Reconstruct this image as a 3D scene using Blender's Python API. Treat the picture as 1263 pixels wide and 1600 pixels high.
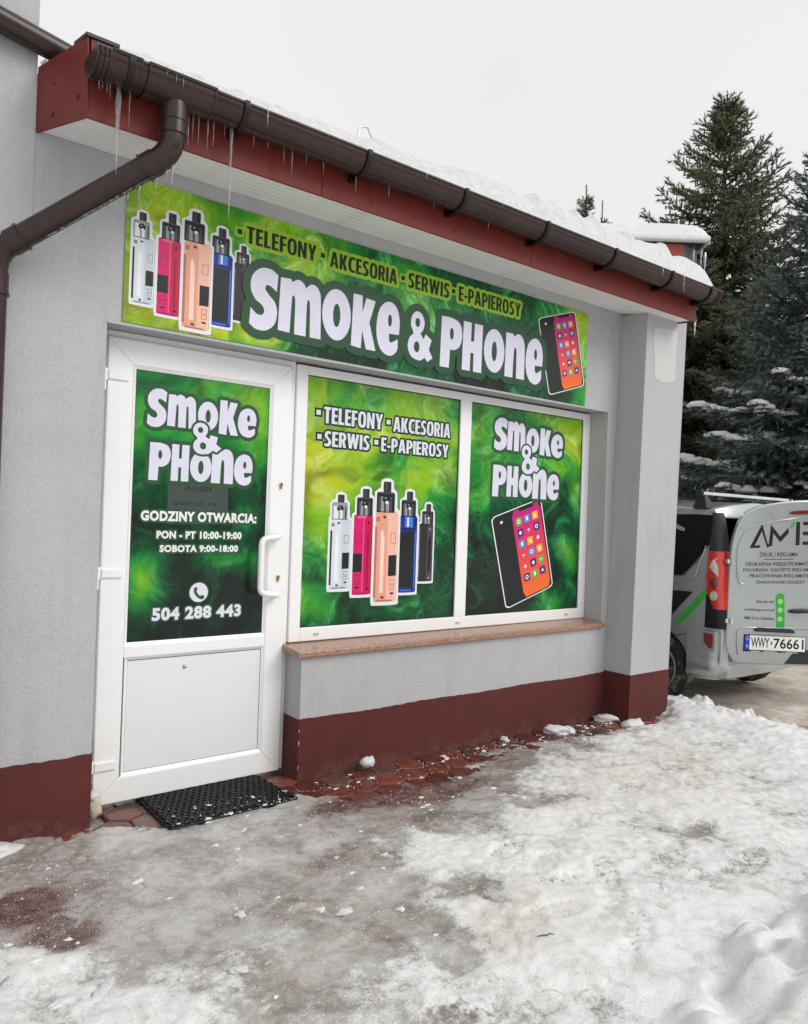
import bpy, bmesh, math, random
import numpy as np
from mathutils import Vector, Matrix

for _o in list(bpy.data.objects):
    bpy.data.objects.remove(_o)
SC = bpy.context.scene
COL = SC.collection
random.seed(7)
R = math.radians

# ------------------------------------------------------------------ camera
cam_d = bpy.data.cameras.new('camera')
cam = bpy.data.objects.new('camera', cam_d)
COL.objects.link(cam)
SC.camera = cam
cam_d.sensor_fit = 'VERTICAL'
cam_d.sensor_height = 36.0
cam_d.lens = 27.0
cam_d.clip_start = 0.05
cam_d.clip_end = 2000
CR = Vector((0.78358, -0.62035, 0.03424))
CU = Vector((-0.03103, 0.01597, 0.99939))
CF = Vector((0.62052, 0.78417, 0.00674))
CP = Vector((-1.0847, -3.5976, 1.4464))
_m = Matrix.Identity(4)
for _i in range(3):
    _m[_i][0] = CR[_i]; _m[_i][1] = CU[_i]; _m[_i][2] = -CF[_i]; _m[_i][3] = CP[_i]
cam.matrix_world = _m

# ------------------------------------------------------------------ world: thick winter overcast
SUN_EL, SUN_AZ = 40.0, 200.0
world = bpy.data.worlds.new('World')
SC.world = world
world.use_nodes = True
wn = world.node_tree.nodes; wl = world.node_tree.links
wn.clear()
w_out = wn.new('ShaderNodeOutputWorld')
w_bg = wn.new('ShaderNodeBackground')
w_sky = wn.new('ShaderNodeTexSky')
w_sky.sky_type = 'NISHITA'
w_sky.sun_disc = False
w_sky.sun_elevation = R(SUN_EL)
w_sky.sun_rotation = R(SUN_AZ)
w_sky.air_density = 1.0
w_sky.dust_density = 6.0
w_hsv = wn.new('ShaderNodeHueSaturation')
w_hsv.inputs['Saturation'].default_value = 0.06
w_mix = wn.new('ShaderNodeMixRGB')
w_mix.inputs['Fac'].default_value = 0.88
w_noise = wn.new('ShaderNodeTexNoise')
w_noise.inputs['Scale'].default_value = 2.2
w_noise.inputs['Detail'].default_value = 3
w_ramp = wn.new('ShaderNodeValToRGB')
w_ramp.color_ramp.elements[0].position = 0.3
w_ramp.color_ramp.elements[0].color = (8.7, 8.75, 8.8, 1)
w_ramp.color_ramp.elements[1].position = 0.7
w_ramp.color_ramp.elements[1].color = (9.3, 9.3, 9.27, 1)
w_tc = wn.new('ShaderNodeTexCoord')
wl.new(w_tc.outputs['Generated'], w_noise.inputs['Vector'])
wl.new(w_noise.outputs['Fac'], w_ramp.inputs['Fac'])
wl.new(w_sky.outputs['Color'], w_hsv.inputs['Color'])
wl.new(w_hsv.outputs['Color'], w_mix.inputs['Color1'])
wl.new(w_ramp.outputs['Color'], w_mix.inputs['Color2'])
wl.new(w_mix.outputs['Color'], w_bg.inputs['Color'])
w_bg.inputs['Strength'].default_value = 0.1
wl.new(w_bg.outputs['Background'], w_out.inputs['Surface'])

# ------------------------------------------------------------------ sun behind the cloud
sun_d = bpy.data.lights.new('sun', 'SUN')
sun_d.energy = 1.45
sun_d.angle = R(35)
sun_d.color = (1.0, 0.97, 0.93)
sun = bpy.data.objects.new('sun', sun_d)
COL.objects.link(sun)
_az = R(SUN_AZ)
_d = Vector((0.42, -0.78, 0.72))          # towards the sun: in front of the shop, a little to its right
sun.rotation_euler = _d.to_track_quat('Z', 'Y').to_euler()
w_sky.sun_elevation = math.asin(_d.normalized().z)
w_sky.sun_rotation = math.atan2(_d.x, _d.y)

SC.view_settings.view_transform = 'Standard'
SC.view_settings.look = 'None'
SC.view_settings.exposure = 0.07
SC.view_settings.gamma = 1.0
SC.view_settings.use_curve_mapping = False
SC.render.resolution_x = 808
SC.render.resolution_y = 1024
try:
    SC.cycles.use_denoising = True
    SC.cycles.max_bounces = 8
    SC.cycles.transparent_max_bounces = 12
except Exception:
    pass

# ------------------------------------------------------------------ materials
def srgb(r, g, b):
    def f(c):
        c /= 255.0
        return c / 12.92 if c <= 0.04045 else ((c + 0.055) / 1.055) ** 2.4
    return (f(r), f(g), f(b))

def new_mat(name):
    m = bpy.data.materials.new(name)
    m.use_nodes = True
    nt = m.node_tree
    return m, nt, nt.nodes['Principled BSDF']

def ramp_node(nt, stops, interp='LINEAR'):
    n = nt.nodes.new('ShaderNodeValToRGB')
    cr = n.color_ramp
    cr.interpolation = interp
    while len(cr.elements) < len(stops):
        cr.elements.new(0.5)
    for e, (p, c) in zip(cr.elements, stops):
        e.position = p
        e.color = (c[0], c[1], c[2], 1) if not isinstance(c, (int, float)) else (c, c, c, 1)
    return n

def noise_node(nt, scale, detail=4, rough=0.55, dist=0.0, coord='Object', vec=None):
    n = nt.nodes.new('ShaderNodeTexNoise')
    n.inputs['Scale'].default_value = scale
    n.inputs['Detail'].default_value = detail
    n.inputs['Roughness'].default_value = rough
    n.inputs['Distortion'].default_value = dist
    if vec is None:
        tc = nt.nodes.new('ShaderNodeTexCoord')
        vec = tc.outputs[coord]
    nt.links.new(vec, n.inputs['Vector'])
    return n

def math_node(nt, op, a, b=None, clamp=False):
    n = nt.nodes.new('ShaderNodeMath')
    n.operation = op
    n.use_clamp = clamp
    for i, v in enumerate((a, b)):
        if v is None:
            continue
        if isinstance(v, (int, float)):
            n.inputs[i].default_value = v
        else:
            nt.links.new(v, n.inputs[i])
    return n.outputs[0]

def mix_node(nt, fac, a, b, mode='MIX'):
    n = nt.nodes.new('ShaderNodeMixRGB')
    n.blend_type = mode
    for i, v in enumerate((fac, a, b)):
        if isinstance(v, (int, float)):
            n.inputs[i].default_value = v
        elif isinstance(v, tuple):
            n.inputs[i].default_value = (v[0], v[1], v[2], 1)
        else:
            nt.links.new(v, n.inputs[i])
    return n.outputs[0]

def bump_link(nt, b, height, strength, dist=0.01):
    n = nt.nodes.new('ShaderNodeBump')
    n.inputs['Strength'].default_value = strength
    n.inputs['Distance'].default_value = dist
    nt.links.new(height, n.inputs['Height'])
    nt.links.new(n.outputs['Normal'], b.inputs['Normal'])

def pmat(name, col, rough=0.5, metal=0.0, var=0.12, vscale=6.0, bump=0.0, bscale=80.0, bdist=0.004, coat=0.0, spec=0.5, dirt=None):
    """plain painted/plastic/metal surface with a little uneven tone, roughness and relief"""
    m, nt, b = new_mat(name)
    n = noise_node(nt, vscale, 5, 0.6)
    lo = tuple(max(0.0, c * (1 - var)) for c in col)
    hi = tuple(min(1.0, c * (1 + var)) for c in col)
    r = ramp_node(nt, [(0.3, lo), (0.7, hi)])
    nt.links.new(n.outputs['Fac'], r.inputs['Fac'])
    outc = r.outputs['Color']
    if dirt:
        dcol, dscale, dlo, dhi = dirt
        n3 = noise_node(nt, dscale, 6, 0.7)
        rr = ramp_node(nt, [(dlo, 0.0), (dhi, 1.0)])
        nt.links.new(n3.outputs['Fac'], rr.inputs['Fac'])
        outc = mix_node(nt, rr.outputs['Color'], outc, dcol)
    nt.links.new(outc, b.inputs['Base Color'])
    rr2 = ramp_node(nt, [(0.2, max(0.02, rough * 0.85)), (0.8, min(1.0, rough * 1.15))])
    nt.links.new(n.outputs['Fac'], rr2.inputs['Fac'])
    nt.links.new(rr2.outputs['Color'], b.inputs['Roughness'])
    b.inputs['Metallic'].default_value = metal
    b.inputs['Specular IOR Level'].default_value = spec
    if coat:
        b.inputs['Coat Weight'].default_value = coat
        b.inputs['Coat Roughness'].default_value = 0.04
    if bump:
        n2 = noise_node(nt, bscale, 3, 0.6)
        bump_link(nt, b, n2.outputs['Fac'], bump, bdist)
    return m

M = {}
def stucco(name, col, rough=0.9, grain=210.0, strength=0.55, blot=0.05, spots=True):
    m, nt, b = new_mat(name)
    tc = nt.nodes.new('ShaderNodeTexCoord')
    big = noise_node(nt, 1.4, 5, 0.65, 0.4, vec=tc.outputs['Object'])
    fine = noise_node(nt, grain, 3, 0.7, vec=tc.outputs['Object'])
    mid = noise_node(nt, 34.0, 4, 0.6, vec=tc.outputs['Object'])
    r = ramp_node(nt, [(0.28, tuple(c * (1 - blot * 1.6) for c in col)), (0.5, col), (0.75, tuple(min(1, c * (1 + blot)) for c in col))])
    nt.links.new(big.outputs['Fac'], r.inputs['Fac'])
    c = r.outputs['Color']
    fr = ramp_node(nt, [(0.3, 0.86), (0.62, 1.06)])
    nt.links.new(fine.outputs['Fac'], fr.inputs['Fac'])
    c = mix_node(nt, 1.0, c, fr.outputs['Color'], 'MULTIPLY')
    if spots:
        mp = nt.nodes.new('ShaderNodeMapping')
        mp.inputs['Scale'].default_value = (7.0, 7.0, 0.7)
        nt.links.new(tc.outputs['Object'], mp.inputs['Vector'])
        st = noise_node(nt, 1.0, 6, 0.75, vec=mp.outputs['Vector'])
        sr = ramp_node(nt, [(0.50, 0.0), (0.76, 0.34)])
        nt.links.new(st.outputs['Fac'], sr.inputs['Fac'])
        c = mix_node(nt, sr.outputs['Color'], c, tuple(v * 0.62 for v in col))
    nt.links.new(c, b.inputs['Base Color'])
    b.inputs['Roughness'].default_value = rough
    b.inputs['Specular IOR Level'].default_value = 0.25
    h = math_node(nt, 'ADD', math_node(nt, 'MULTIPLY', fine.outputs['Fac'], 0.8), math_node(nt, 'MULTIPLY', mid.outputs['Fac'], 0.8))
    bump_link(nt, b, h, strength, 0.004)
    return m

M['stucco'] = stucco('grey_stucco', (0.465, 0.469, 0.480), grain=150, strength=0.8)
M['patch'] = stucco('repair_render', (0.58, 0.58, 0.575), spots=False, blot=0.03)
def add_splash(m, col, top):
    """dried salt and mud splashed up from the pavement"""
    nt = m.node_tree; b = nt.nodes['Principled BSDF']
    src = b.inputs['Base Color'].links[0].from_socket
    geo = nt.nodes.new('ShaderNodeNewGeometry'); sp = nt.nodes.new('ShaderNodeSeparateXYZ')
    nt.links.new(geo.outputs['Position'], sp.inputs[0])
    n = noise_node(nt, 9, 7, .75, .5, vec=geo.outputs['Position'])
    n2 = noise_node(nt, 70, 4, .7, vec=geo.outputs['Position'])
    hgt_ = math_node(nt, 'DIVIDE', sp.outputs[2], top)
    v = math_node(nt, 'ADD', math_node(nt, 'MULTIPLY', n.outputs['Fac'], 1.0), math_node(nt, 'MULTIPLY', n2.outputs['Fac'], .55))
    v = math_node(nt, 'SUBTRACT', v, math_node(nt, 'MULTIPLY', hgt_, .55))
    r = ramp_node(nt, [(.66, 0.0), (.98, .36)])
    nt.links.new(v, r.inputs['Fac'])
    nt.links.new(mix_node(nt, r.outputs['Color'], src, col), b.inputs['Base Color'])
M['plinth'] = stucco('oxblood_mosaic_render', (0.108, 0.026, 0.024), rough=0.7, grain=260, strength=0.8, blot=0.14)
add_splash(M['plinth'], (0.20,0.155,0.145), .30)
M['white'] = pmat('white_pvc', (0.86, 0.86, 0.86), 0.28, var=0.015, vscale=3, spec=0.5, bump=0.02, bscale=40)
M['white_panel'] = pmat('white_door_panel', (0.78, 0.78, 0.785), 0.35, var=0.02, vscale=2)
M['gasket'] = pmat('black_gasket', (0.02, 0.02, 0.02), 0.7)
M['brass'] = pmat('brass_lock', (0.55, 0.32, 0.10), 0.35, metal=0.9)
M['steel'] = pmat('galvanised_steel', (0.5, 0.5, 0.5), 0.35, metal=0.9)
M['soffit'] = pmat('white_soffit_plastic', (0.88, 0.87, 0.86), 0.45, var=0.04, vscale=4, dirt=((0.55, 0.53, 0.48), 3.0, 0.55, 0.95))
M['fascia'] = pmat('red_fascia_metal', (0.165, 0.026, 0.020), 0.5, var=0.12, vscale=5, spec=0.25, dirt=((0.13, 0.035, 0.03), 6.0, 0.5, 0.85), bump=0.1, bscale=3)
M['gutter'] = pmat('brown_pvc_gutter', (0.030, 0.0155, 0.013), 0.27, var=0.2, vscale=9, spec=0.42, dirt=((0.055, 0.036, 0.03), 14.0, 0.58, 0.9))
M['gutter_dark'] = pmat('dark_gutter_hook', (0.012, 0.008, 0.007), 0.45, var=0.2, spec=0.3)
M['flash'] = pmat('dark_roof_flashing', (0.03, 0.028, 0.028), 0.5)
M['roofing'] = pmat('roofing_felt', (0.06, 0.05, 0.05), 0.9)

def granite():
    m, nt, b = new_mat('pink_granite')
    tc = nt.nodes.new('ShaderNodeTexCoord')
    v = nt.nodes.new('ShaderNodeTexVoronoi'); v.inputs['Scale'].default_value = 210
    nt.links.new(tc.outputs['Object'], v.inputs['Vector'])
    sep = nt.nodes.new('ShaderNodeSeparateColor')
    nt.links.new(v.outputs['Color'], sep.inputs['Color'])
    r = ramp_node(nt, [(0.0, (0.10, 0.06, 0.05)), (0.22, (0.26, 0.115, 0.065)), (0.5, (0.38, 0.185, 0.11)), (0.78, (0.48, 0.28, 0.19)), (1.0, (0.30, 0.22, 0.19))], 'LINEAR')
    nt.links.new(sep.outputs[0], r.inputs['Fac'])
    nt.links.new(r.outputs['Color'], b.inputs['Base Color'])
    b.inputs['Roughness'].default_value = 0.22
    return m
M['granite'] = granite()

def print_mat(name, col, rough=0.35, coat=0.08):
    m, nt, b = new_mat(name)
    n = noise_node(nt, 9, 3)
    r = ramp_node(nt, [(0.3, tuple(c * 0.96 for c in col)), (0.7, tuple(min(1, c * 1.04) for c in col))])
    nt.links.new(n.outputs['Fac'], r.inputs['Fac'])
    nt.links.new(r.outputs['Color'], b.inputs['Base Color'])
    b.inputs['Roughness'].default_value = rough
    b.inputs['Coat Weight'].default_value = coat
    b.inputs['Coat Roughness'].default_value = 0.06
    b.inputs['Specular IOR Level'].default_value = 0.3
    return m
_pc = {}
def PM(r, g, b):
    k = (r, g, b)
    if k not in _pc:
        _pc[k] = print_mat('print_ink', srgb(*k))
    return _pc[k]

FILK = 0.5
def smoke_mat(name, size, xstops, zstops, patches=(), seed=0.0, zscale=1.0, wisp=0.55, dots=0.0, coat=0.1):
    """the printed swirl of green smoke: position gradients of the artwork warped by noise, thin pale wisps on top.
    size = (width, height) in metres; object origin at the lower left corner of the sheet."""
    m, nt, b = new_mat(name)
    tc = nt.nodes.new('ShaderNodeTexCoord')
    sep = nt.nodes.new('ShaderNodeSeparateXYZ')
    nt.links.new(tc.outputs['Object'], sep.inputs[0])
    off = nt.nodes.new('ShaderNodeVectorMath'); off.operation = 'ADD'
    off.inputs[1].default_value = (seed, seed * 0.7, seed * 1.3)
    nt.links.new(tc.outputs['Object'], off.inputs[0])
    warp = noise_node(nt, 2.2 * zscale, 3, 0.5, vec=off.outputs[0])
    wsub = nt.nodes.new('ShaderNodeVectorMath'); wsub.operation = 'MULTIPLY_ADD'
    wsub.inputs[1].default_value = (0.55, 0.0, 0.55)
    nt.links.new(warp.outputs['Color'], wsub.inputs[0])
    nt.links.new(off.outputs[0], wsub.inputs[2])
    n1 = noise_node(nt, 1.9 * zscale, 4, 0.48, 0.9, vec=wsub.outputs[0])
    n2 = noise_node(nt, 2.6 * zscale, 4, 0.5, 1.6, vec=wsub.outputs[0])
    n3 = noise_node(nt, 9.0 * zscale, 6, 0.62, 1.6, vec=wsub.outputs[0])
    gx = ramp_node(nt, [(p, v) for p, v in xstops])
    gz = ramp_node(nt, [(p, v) for p, v in zstops])
    nt.links.new(math_node(nt, 'DIVIDE', sep.outputs[0], size[0]), gx.inputs['Fac'])
    nt.links.new(math_node(nt, 'DIVIDE', sep.outputs[2], size[1]), gz.inputs['Fac'])
    t = math_node(nt, 'ADD', gx.outputs['Color'], gz.outputs['Color'])
    t = math_node(nt, 'MULTIPLY', t, 0.5)
    for (px, pz, rx, rz, amt) in patches:
        dx = math_node(nt, 'DIVIDE', math_node(nt, 'SUBTRACT', sep.outputs[0], px), rx)
        dz = math_node(nt, 'DIVIDE', math_node(nt, 'SUBTRACT', sep.outputs[2], pz), rz)
        d2 = math_node(nt, 'ADD', math_node(nt, 'MULTIPLY', dx, dx), math_node(nt, 'MULTIPLY', dz, dz))
        g = math_node(nt, 'POWER', 2.718, math_node(nt, 'MULTIPLY', d2, -1.0))
        t = math_node(nt, 'ADD', t, math_node(nt, 'MULTIPLY', g, amt))
    nz = math_node(nt, 'ADD', math_node(nt, 'MULTIPLY', math_node(nt, 'SUBTRACT', n1.outputs['Fac'], 0.5), 1.25), math_node(nt, 'MULTIPLY', math_node(nt, 'SUBTRACT', n3.outputs['Fac'], 0.5), 0.26))
    room = math_node(nt, 'MAXIMUM', math_node(nt, 'MINIMUM', math_node(nt, 'ADD', math_node(nt, 'MULTIPLY', t, 1.5), 0.42), 1.0), 0.25)
    t = math_node(nt, 'ADD', t, math_node(nt, 'MULTIPLY', nz, room))
    cr = ramp_node(nt, [(0.0, srgb(20, 25, 23)), (0.18, srgb(20, 36, 27)), (0.34, srgb(8, 80, 42)), (0.5, srgb(24, 138, 50)), (0.66, srgb(84, 168, 34)), (0.82, srgb(142, 190, 26)), (1.0, srgb(186, 196, 24))])
    nt.links.new(t, cr.inputs['Fac'])
    ridge = math_node(nt, 'ABSOLUTE', math_node(nt, 'SUBTRACT', n2.outputs['Fac'], 0.5))
    rr = ramp_node(nt, [(0.0, wisp), (0.010, wisp * 0.6), (0.035, 0.0)])
    nt.links.new(ridge, rr.inputs['Fac'])
    ridge2 = math_node(nt, 'ABSOLUTE', math_node(nt, 'SUBTRACT', n3.outputs['Fac'], 0.47))
    rr2 = ramp_node(nt, [(0.0, wisp * 0.5), (0.02, wisp * 0.2), (0.045, 0.0)])
    nt.links.new(ridge2, rr2.inputs['Fac'])
    fil = nt.nodes.new('ShaderNodeTexNoise'); fil.noise_type = 'RIDGED_MULTIFRACTAL'
    fil.inputs['Scale'].default_value = 2.1*zscale; fil.inputs['Detail'].default_value = 7
    fil.inputs['Roughness'].default_value = 0.55; fil.inputs['Lacunarity'].default_value = 2.3
    fil.inputs['Distortion'].default_value = 1.1
    fil.inputs['Offset'].default_value = 1.0; fil.inputs['Gain'].default_value = 2.0
    nt.links.new(wsub.outputs[0], fil.inputs['Vector'])
    fr = ramp_node(nt, [(0.77, 0.0), (0.90, wisp*0.5), (0.99, wisp)])
    nt.links.new(math_node(nt, 'MULTIPLY', fil.outputs['Fac'], FILK), fr.inputs['Fac'])
    wm = math_node(nt, 'MULTIPLY', math_node(nt, 'ADD', fr.outputs['Color'], rr2.outputs['Color']), math_node(nt, 'MULTIPLY', n1.outputs['Fac'], 1.5), True)
    wm = math_node(nt, 'MULTIPLY', wm, math_node(nt, 'ADD', math_node(nt, 'MULTIPLY', t, 1.6, True), 0.16), True)
    wc = ramp_node(nt, [(0.0, srgb(40, 120, 80)), (0.25, srgb(30, 185, 115)), (0.6, srgb(140, 215, 120)), (0.9, srgb(215, 230, 130))])
    nt.links.new(t, wc.inputs['Fac'])
    c = mix_node(nt, wm, cr.outputs['Color'], wc.outputs['Color'])
    sh = ramp_node(nt, [(0.34, 0.45), (0.54, 1.0)])
    nt.links.new(n2.outputs['Fac'], sh.inputs['Fac'])
    c = mix_node(nt, 1.0, c, sh.outputs['Color'], 'MULTIPLY')
    if dots:
        # perforated one-way film: a fine grid of holes
        v = nt.nodes.new('ShaderNodeTexVoronoi'); v.inputs['Scale'].default_value = 150
        v.inputs['Randomness'].default_value = 0.0
        nt.links.new(tc.outputs['Object'], v.inputs['Vector'])
        vr = ramp_node(nt, [(0.22, dots), (0.42, 0.0)])
        nt.links.new(v.outputs['Distance'], vr.inputs['Fac'])
        c = mix_node(nt, vr.outputs['Color'], c, (0.01, 0.012, 0.01))
    nt.links.new(c, b.inputs['Base Color'])
    b.inputs['Roughness'].default_value = 0.3
    b.inputs['Specular IOR Level'].default_value = 0.25
    b.inputs['Coat Weight'].default_value = coat
    b.inputs['Coat Roughness'].default_value = 0.05
    return m

# ------------------------------------------------------------------ building helpers
WL = {}
class MB:
    def __init__(s):
        s.v = []; s.f = []; s.m = []
    def add(s, vs, fs, mi=0):
        o = len(s.v)
        s.v.extend([tuple(map(float, p)) for p in vs])
        for f in fs:
            s.f.append(tuple(i + o for i in f)); s.m.append(mi)
    def box(s, x0, x1, y0, y1, z0, z1, mi=0):
        s.add([(x0,y0,z0),(x1,y0,z0),(x1,y1,z0),(x0,y1,z0),(x0,y0,z1),(x1,y0,z1),(x1,y1,z1),(x0,y1,z1)],
              [(0,3,2,1),(4,5,6,7),(0,1,5,4),(1,2,6,5),(2,3,7,6),(3,0,4,7)], mi)
    def hexa(s, p, mi=0):
        """8 corners: bottom ring 4, top ring 4"""
        s.add(p, [(0,3,2,1),(4,5,6,7),(0,1,5,4),(1,2,6,5),(2,3,7,6),(3,0,4,7)], mi)
    def prism(s, pts, a0, a1, axis='y', mi=0):
        """2D outline (not self crossing) swept along an axis. axis y: pts are (x,z); x: (y,z); z: (x,y)"""
        n = len(pts)
        def mk(p, a):
            return {'y': (p[0], a, p[1]), 'x': (a, p[0], p[1]), 'z': (p[0], p[1], a)}[axis]
        s.add([mk(p, a0) for p in pts] + [mk(p, a1) for p in pts],
              [tuple(range(n)), tuple(range(2*n-1, n-1, -1))] + [(i, n+i, n+(i+1) % n, (i+1) % n) for i in range(n)], mi)
    def tube(s, pts, rad, n=12, mi=0, caps=True):
        pts = [Vector(p) for p in pts]
        rs = rad if isinstance(rad, (list, tuple)) else [rad]*len(pts)
        vs = []; fs = []
        up = None
        for i, p in enumerate(pts):
            d = (pts[min(i+1, len(pts)-1)] - pts[max(i-1, 0)]).normalized()
            if up is None:
                up = Vector((0,0,1)) if abs(d.z) < 0.9 else Vector((1,0,0))
            a = d.cross(up)
            if a.length < 1e-5:
                a = d.orthogonal()
            a.normalize(); b = a.cross(d).normalized(); up = b
            for k in range(n):
                t = 2*math.pi*k/n
                vs.append(p + (a*math.cos(t) + b*math.sin(t))*rs[i])
        for i in range(len(pts)-1):
            for k in range(n):
                fs.append((i*n+k, i*n+(k+1) % n, (i+1)*n+(k+1) % n, (i+1)*n+k))
        if caps:
            fs.append(tuple(range(n-1, -1, -1))); fs.append(tuple((len(pts)-1)*n+k for k in range(n)))
        s.add(vs, fs, mi)
    def arrays(s, V, F, mi=0):
        o = len(s.v)
        s.v.extend(map(tuple, np.asarray(V, float).tolist()))
        F = (np.asarray(F) + o).tolist()
        s.f.extend(map(tuple, F)); s.m.extend([mi]*len(F))
    def build(s, name, mats, parent=None, origin=None, smooth=False, bevel=0.0, auto=None, fix=True):
        V = np.array(s.v, float)
        if origin is None:
            lo, hi = V.min(0), V.max(0)
            origin = Vector(((lo[0]+hi[0])/2, (lo[1]+hi[1])/2, lo[2]))
        origin = Vector(origin)
        me = bpy.data.meshes.new(name)
        me.from_pydata((V - np.array(origin)).tolist(), [], s.f)
        for m in (mats if isinstance(mats, (list, tuple)) else [mats]):
            me.materials.append(m)
        me.polygons.foreach_set('material_index', s.m)
        if fix and len(s.f) < 60000:
            bm = bmesh.new(); bm.from_mesh(me)
            bmesh.ops.recalc_face_normals(bm, faces=bm.faces)
            bm.to_mesh(me); bm.free()
        if smooth:
            me.polygons.foreach_set('use_smooth', [True]*len(me.polygons))
        me.update()
        o = bpy.data.objects.new(name, me)
        link(o, parent, origin)
        if smooth and auto:
            try:
                me.set_sharp_from_angle(angle=R(auto))
            except Exception:
                pass
        if bevel:
            bv = o.modifiers.new('bevel', 'BEVEL'); bv.width = bevel; bv.segments = 2
            bv.limit_method = 'ANGLE'; bv.angle_limit = R(40)
        return o

def link(o, parent, loc):
    COL.objects.link(o)
    loc = Vector(loc)
    WL[o.name] = loc
    if parent is not None:
        o.parent = parent
        o.location = loc - WL[parent.name]
    else:
        o.location = loc

def thing(name, label, cat, loc, group=None):
    o = bpy.data.objects.new(name, None)
    o.empty_display_size = 0.1
    link(o, None, loc)
    return tag(o, label, cat, group)

def tag(o, label=None, cat=None, group=None, kind=None):
    if label: o['label'] = label
    if cat: o['category'] = cat
    if group: o['group'] = group
    if kind: o['kind'] = kind
    return o

# ---- flat print: filled outlines as thin layers on a plane
def catmull(path, n=7):
    """closed path of (x,y) smooth or (x,y,1) corner points -> dense polygon"""
    P = [(p[0], p[1]) for p in path]; Cn = [len(p) > 2 for p in path]
    N = len(P); out = []
    for i in range(N):
        p1, p2 = P[i], P[(i+1) % N]
        if Cn[i] and Cn[(i+1) % N]:
            out.append(p1); continue
        p0 = P[i-1] if not Cn[i] else (2*p1[0]-p2[0], 2*p1[1]-p2[1])
        p3 = P[(i+2) % N] if not Cn[(i+1) % N] else (2*p2[0]-p1[0], 2*p2[1]-p1[1])
        for k in range(n):
            t = k/n
            out.append(tuple(0.5*((2*p1[a]) + (-p0[a]+p2[a])*t + (2*p0[a]-5*p1[a]+4*p2[a]-p3[a])*t*t + (-p0[a]+3*p1[a]-3*p2[a]+p3[a])*t**3) for a in (0, 1)))
    return out

def ell(cx, cy, rx, ry, n=20, rot=0.0):
    c, s = math.cos(rot), math.sin(rot)
    return [(cx + rx*math.cos(t)*c - ry*math.sin(t)*s, cy + rx*math.cos(t)*s + ry*math.sin(t)*c) for t in [2*math.pi*k/n for k in range(n)]]

def _curve_mesh(cu):
    o = bpy.data.objects.new('tmp_outline', cu)
    COL.objects.link(o)
    dg = bpy.context.evaluated_depsgraph_get()
    me = bpy.data.meshes.new_from_object(o.evaluated_get(dg))
    V = np.zeros(len(me.vertices)*3); me.vertices.foreach_get('co', V)
    F = [tuple(p.vertices) for p in me.polygons]
    bpy.data.objects.remove(o); bpy.data.meshes.remove(me)
    return V.reshape(-1, 3), F

def outline_curve(paths, bevel=0.0):
    cu = bpy.data.curves.new('tmp_outline', 'CURVE')
    cu.dimensions = '2D'; cu.fill_mode = 'BOTH'
    cu.bevel_depth = bevel; cu.bevel_resolution = 2
    for p in paths:
        sp = cu.splines.new('POLY'); sp.points.add(len(p)-1)
        sp.points.foreach_set('co', [c for q in p for c in (q[0], q[1], 0, 1)])
        sp.use_cyclic_u = True
    return cu

class Plane:
    """a printed sheet's plane: origin, right axis, up axis, outward normal"""
    def __init__(s, o, ax, ay, n):
        s.o, s.ax, s.ay, s.n = (np.array(q, float) for q in (o, ax, ay, n))
    def map(s, V, layer, squash=0.0):
        V = np.asarray(V, float)
        h = layer*0.00009
        if V.shape[1] > 2 and squash:
            z = V[:, 2]; z = np.clip(z/squash, -1, 1)
            hh = h + z*0.00004
        else:
            hh = np.full(len(V), h)
        return s.o + V[:, :1]*s.ax + V[:, 1:2]*s.ay + hh[:, None]*s.n

def fill(mb, pl, paths, layer, mi):
    V, F = _curve_mesh(outline_curve(paths))
    n = len(V)
    mb.add(pl.map(V[:, :2], layer).tolist(), F, mi)

def soften(path, r):
    """round the sharp corners of a closed polygon so that its border has no spikes"""
    out = []; N = len(path)
    for i in range(N):
        p = np.array(path[i]); a = np.array(path[i-1]); c = np.array(path[(i+1) % N])
        da, dc = a-p, c-p; la, lc = np.linalg.norm(da), np.linalg.norm(dc)
        if la < 1e-9 or lc < 1e-9: continue
        cs = float(np.dot(da, dc)/(la*lc))
        if cs < -.9:
            out.append(tuple(p)); continue
        q = min(r, la*.4, lc*.4)
        s, e = p + da/la*q, p + dc/lc*q
        for k in range(6):
            t = k/5; out.append(tuple(s*(1-t)**2 + p*2*t*(1-t) + e*t*t))
    return out
def border(mb, pl, paths, w, layer, mi):
    paths = [soften(p, w*.35) for p in paths]
    V, F = _curve_mesh(outline_curve(paths, w))
    mb.add(pl.map(V, layer, w).tolist(), F, mi)

def pq(mb, pl, pts, layer, mi):
    """simple polygon print"""
    mb.add(pl.map(np.array(pts, float), layer).tolist(), [tuple(range(len(pts)))], mi)

def text_curve(body, bold=0.0, bevel=0.0, spacing=1.0):
    cu = bpy.data.curves.new('tmp_text', 'FONT')
    cu.body = body; cu.size = 1.0
    cu.resolution_u = 3
    cu.offset = bold
    cu.space_character = spacing
    cu.bevel_depth = bevel; cu.bevel_resolution = 1
    cu.fill_mode = 'BOTH'
    return cu

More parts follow.
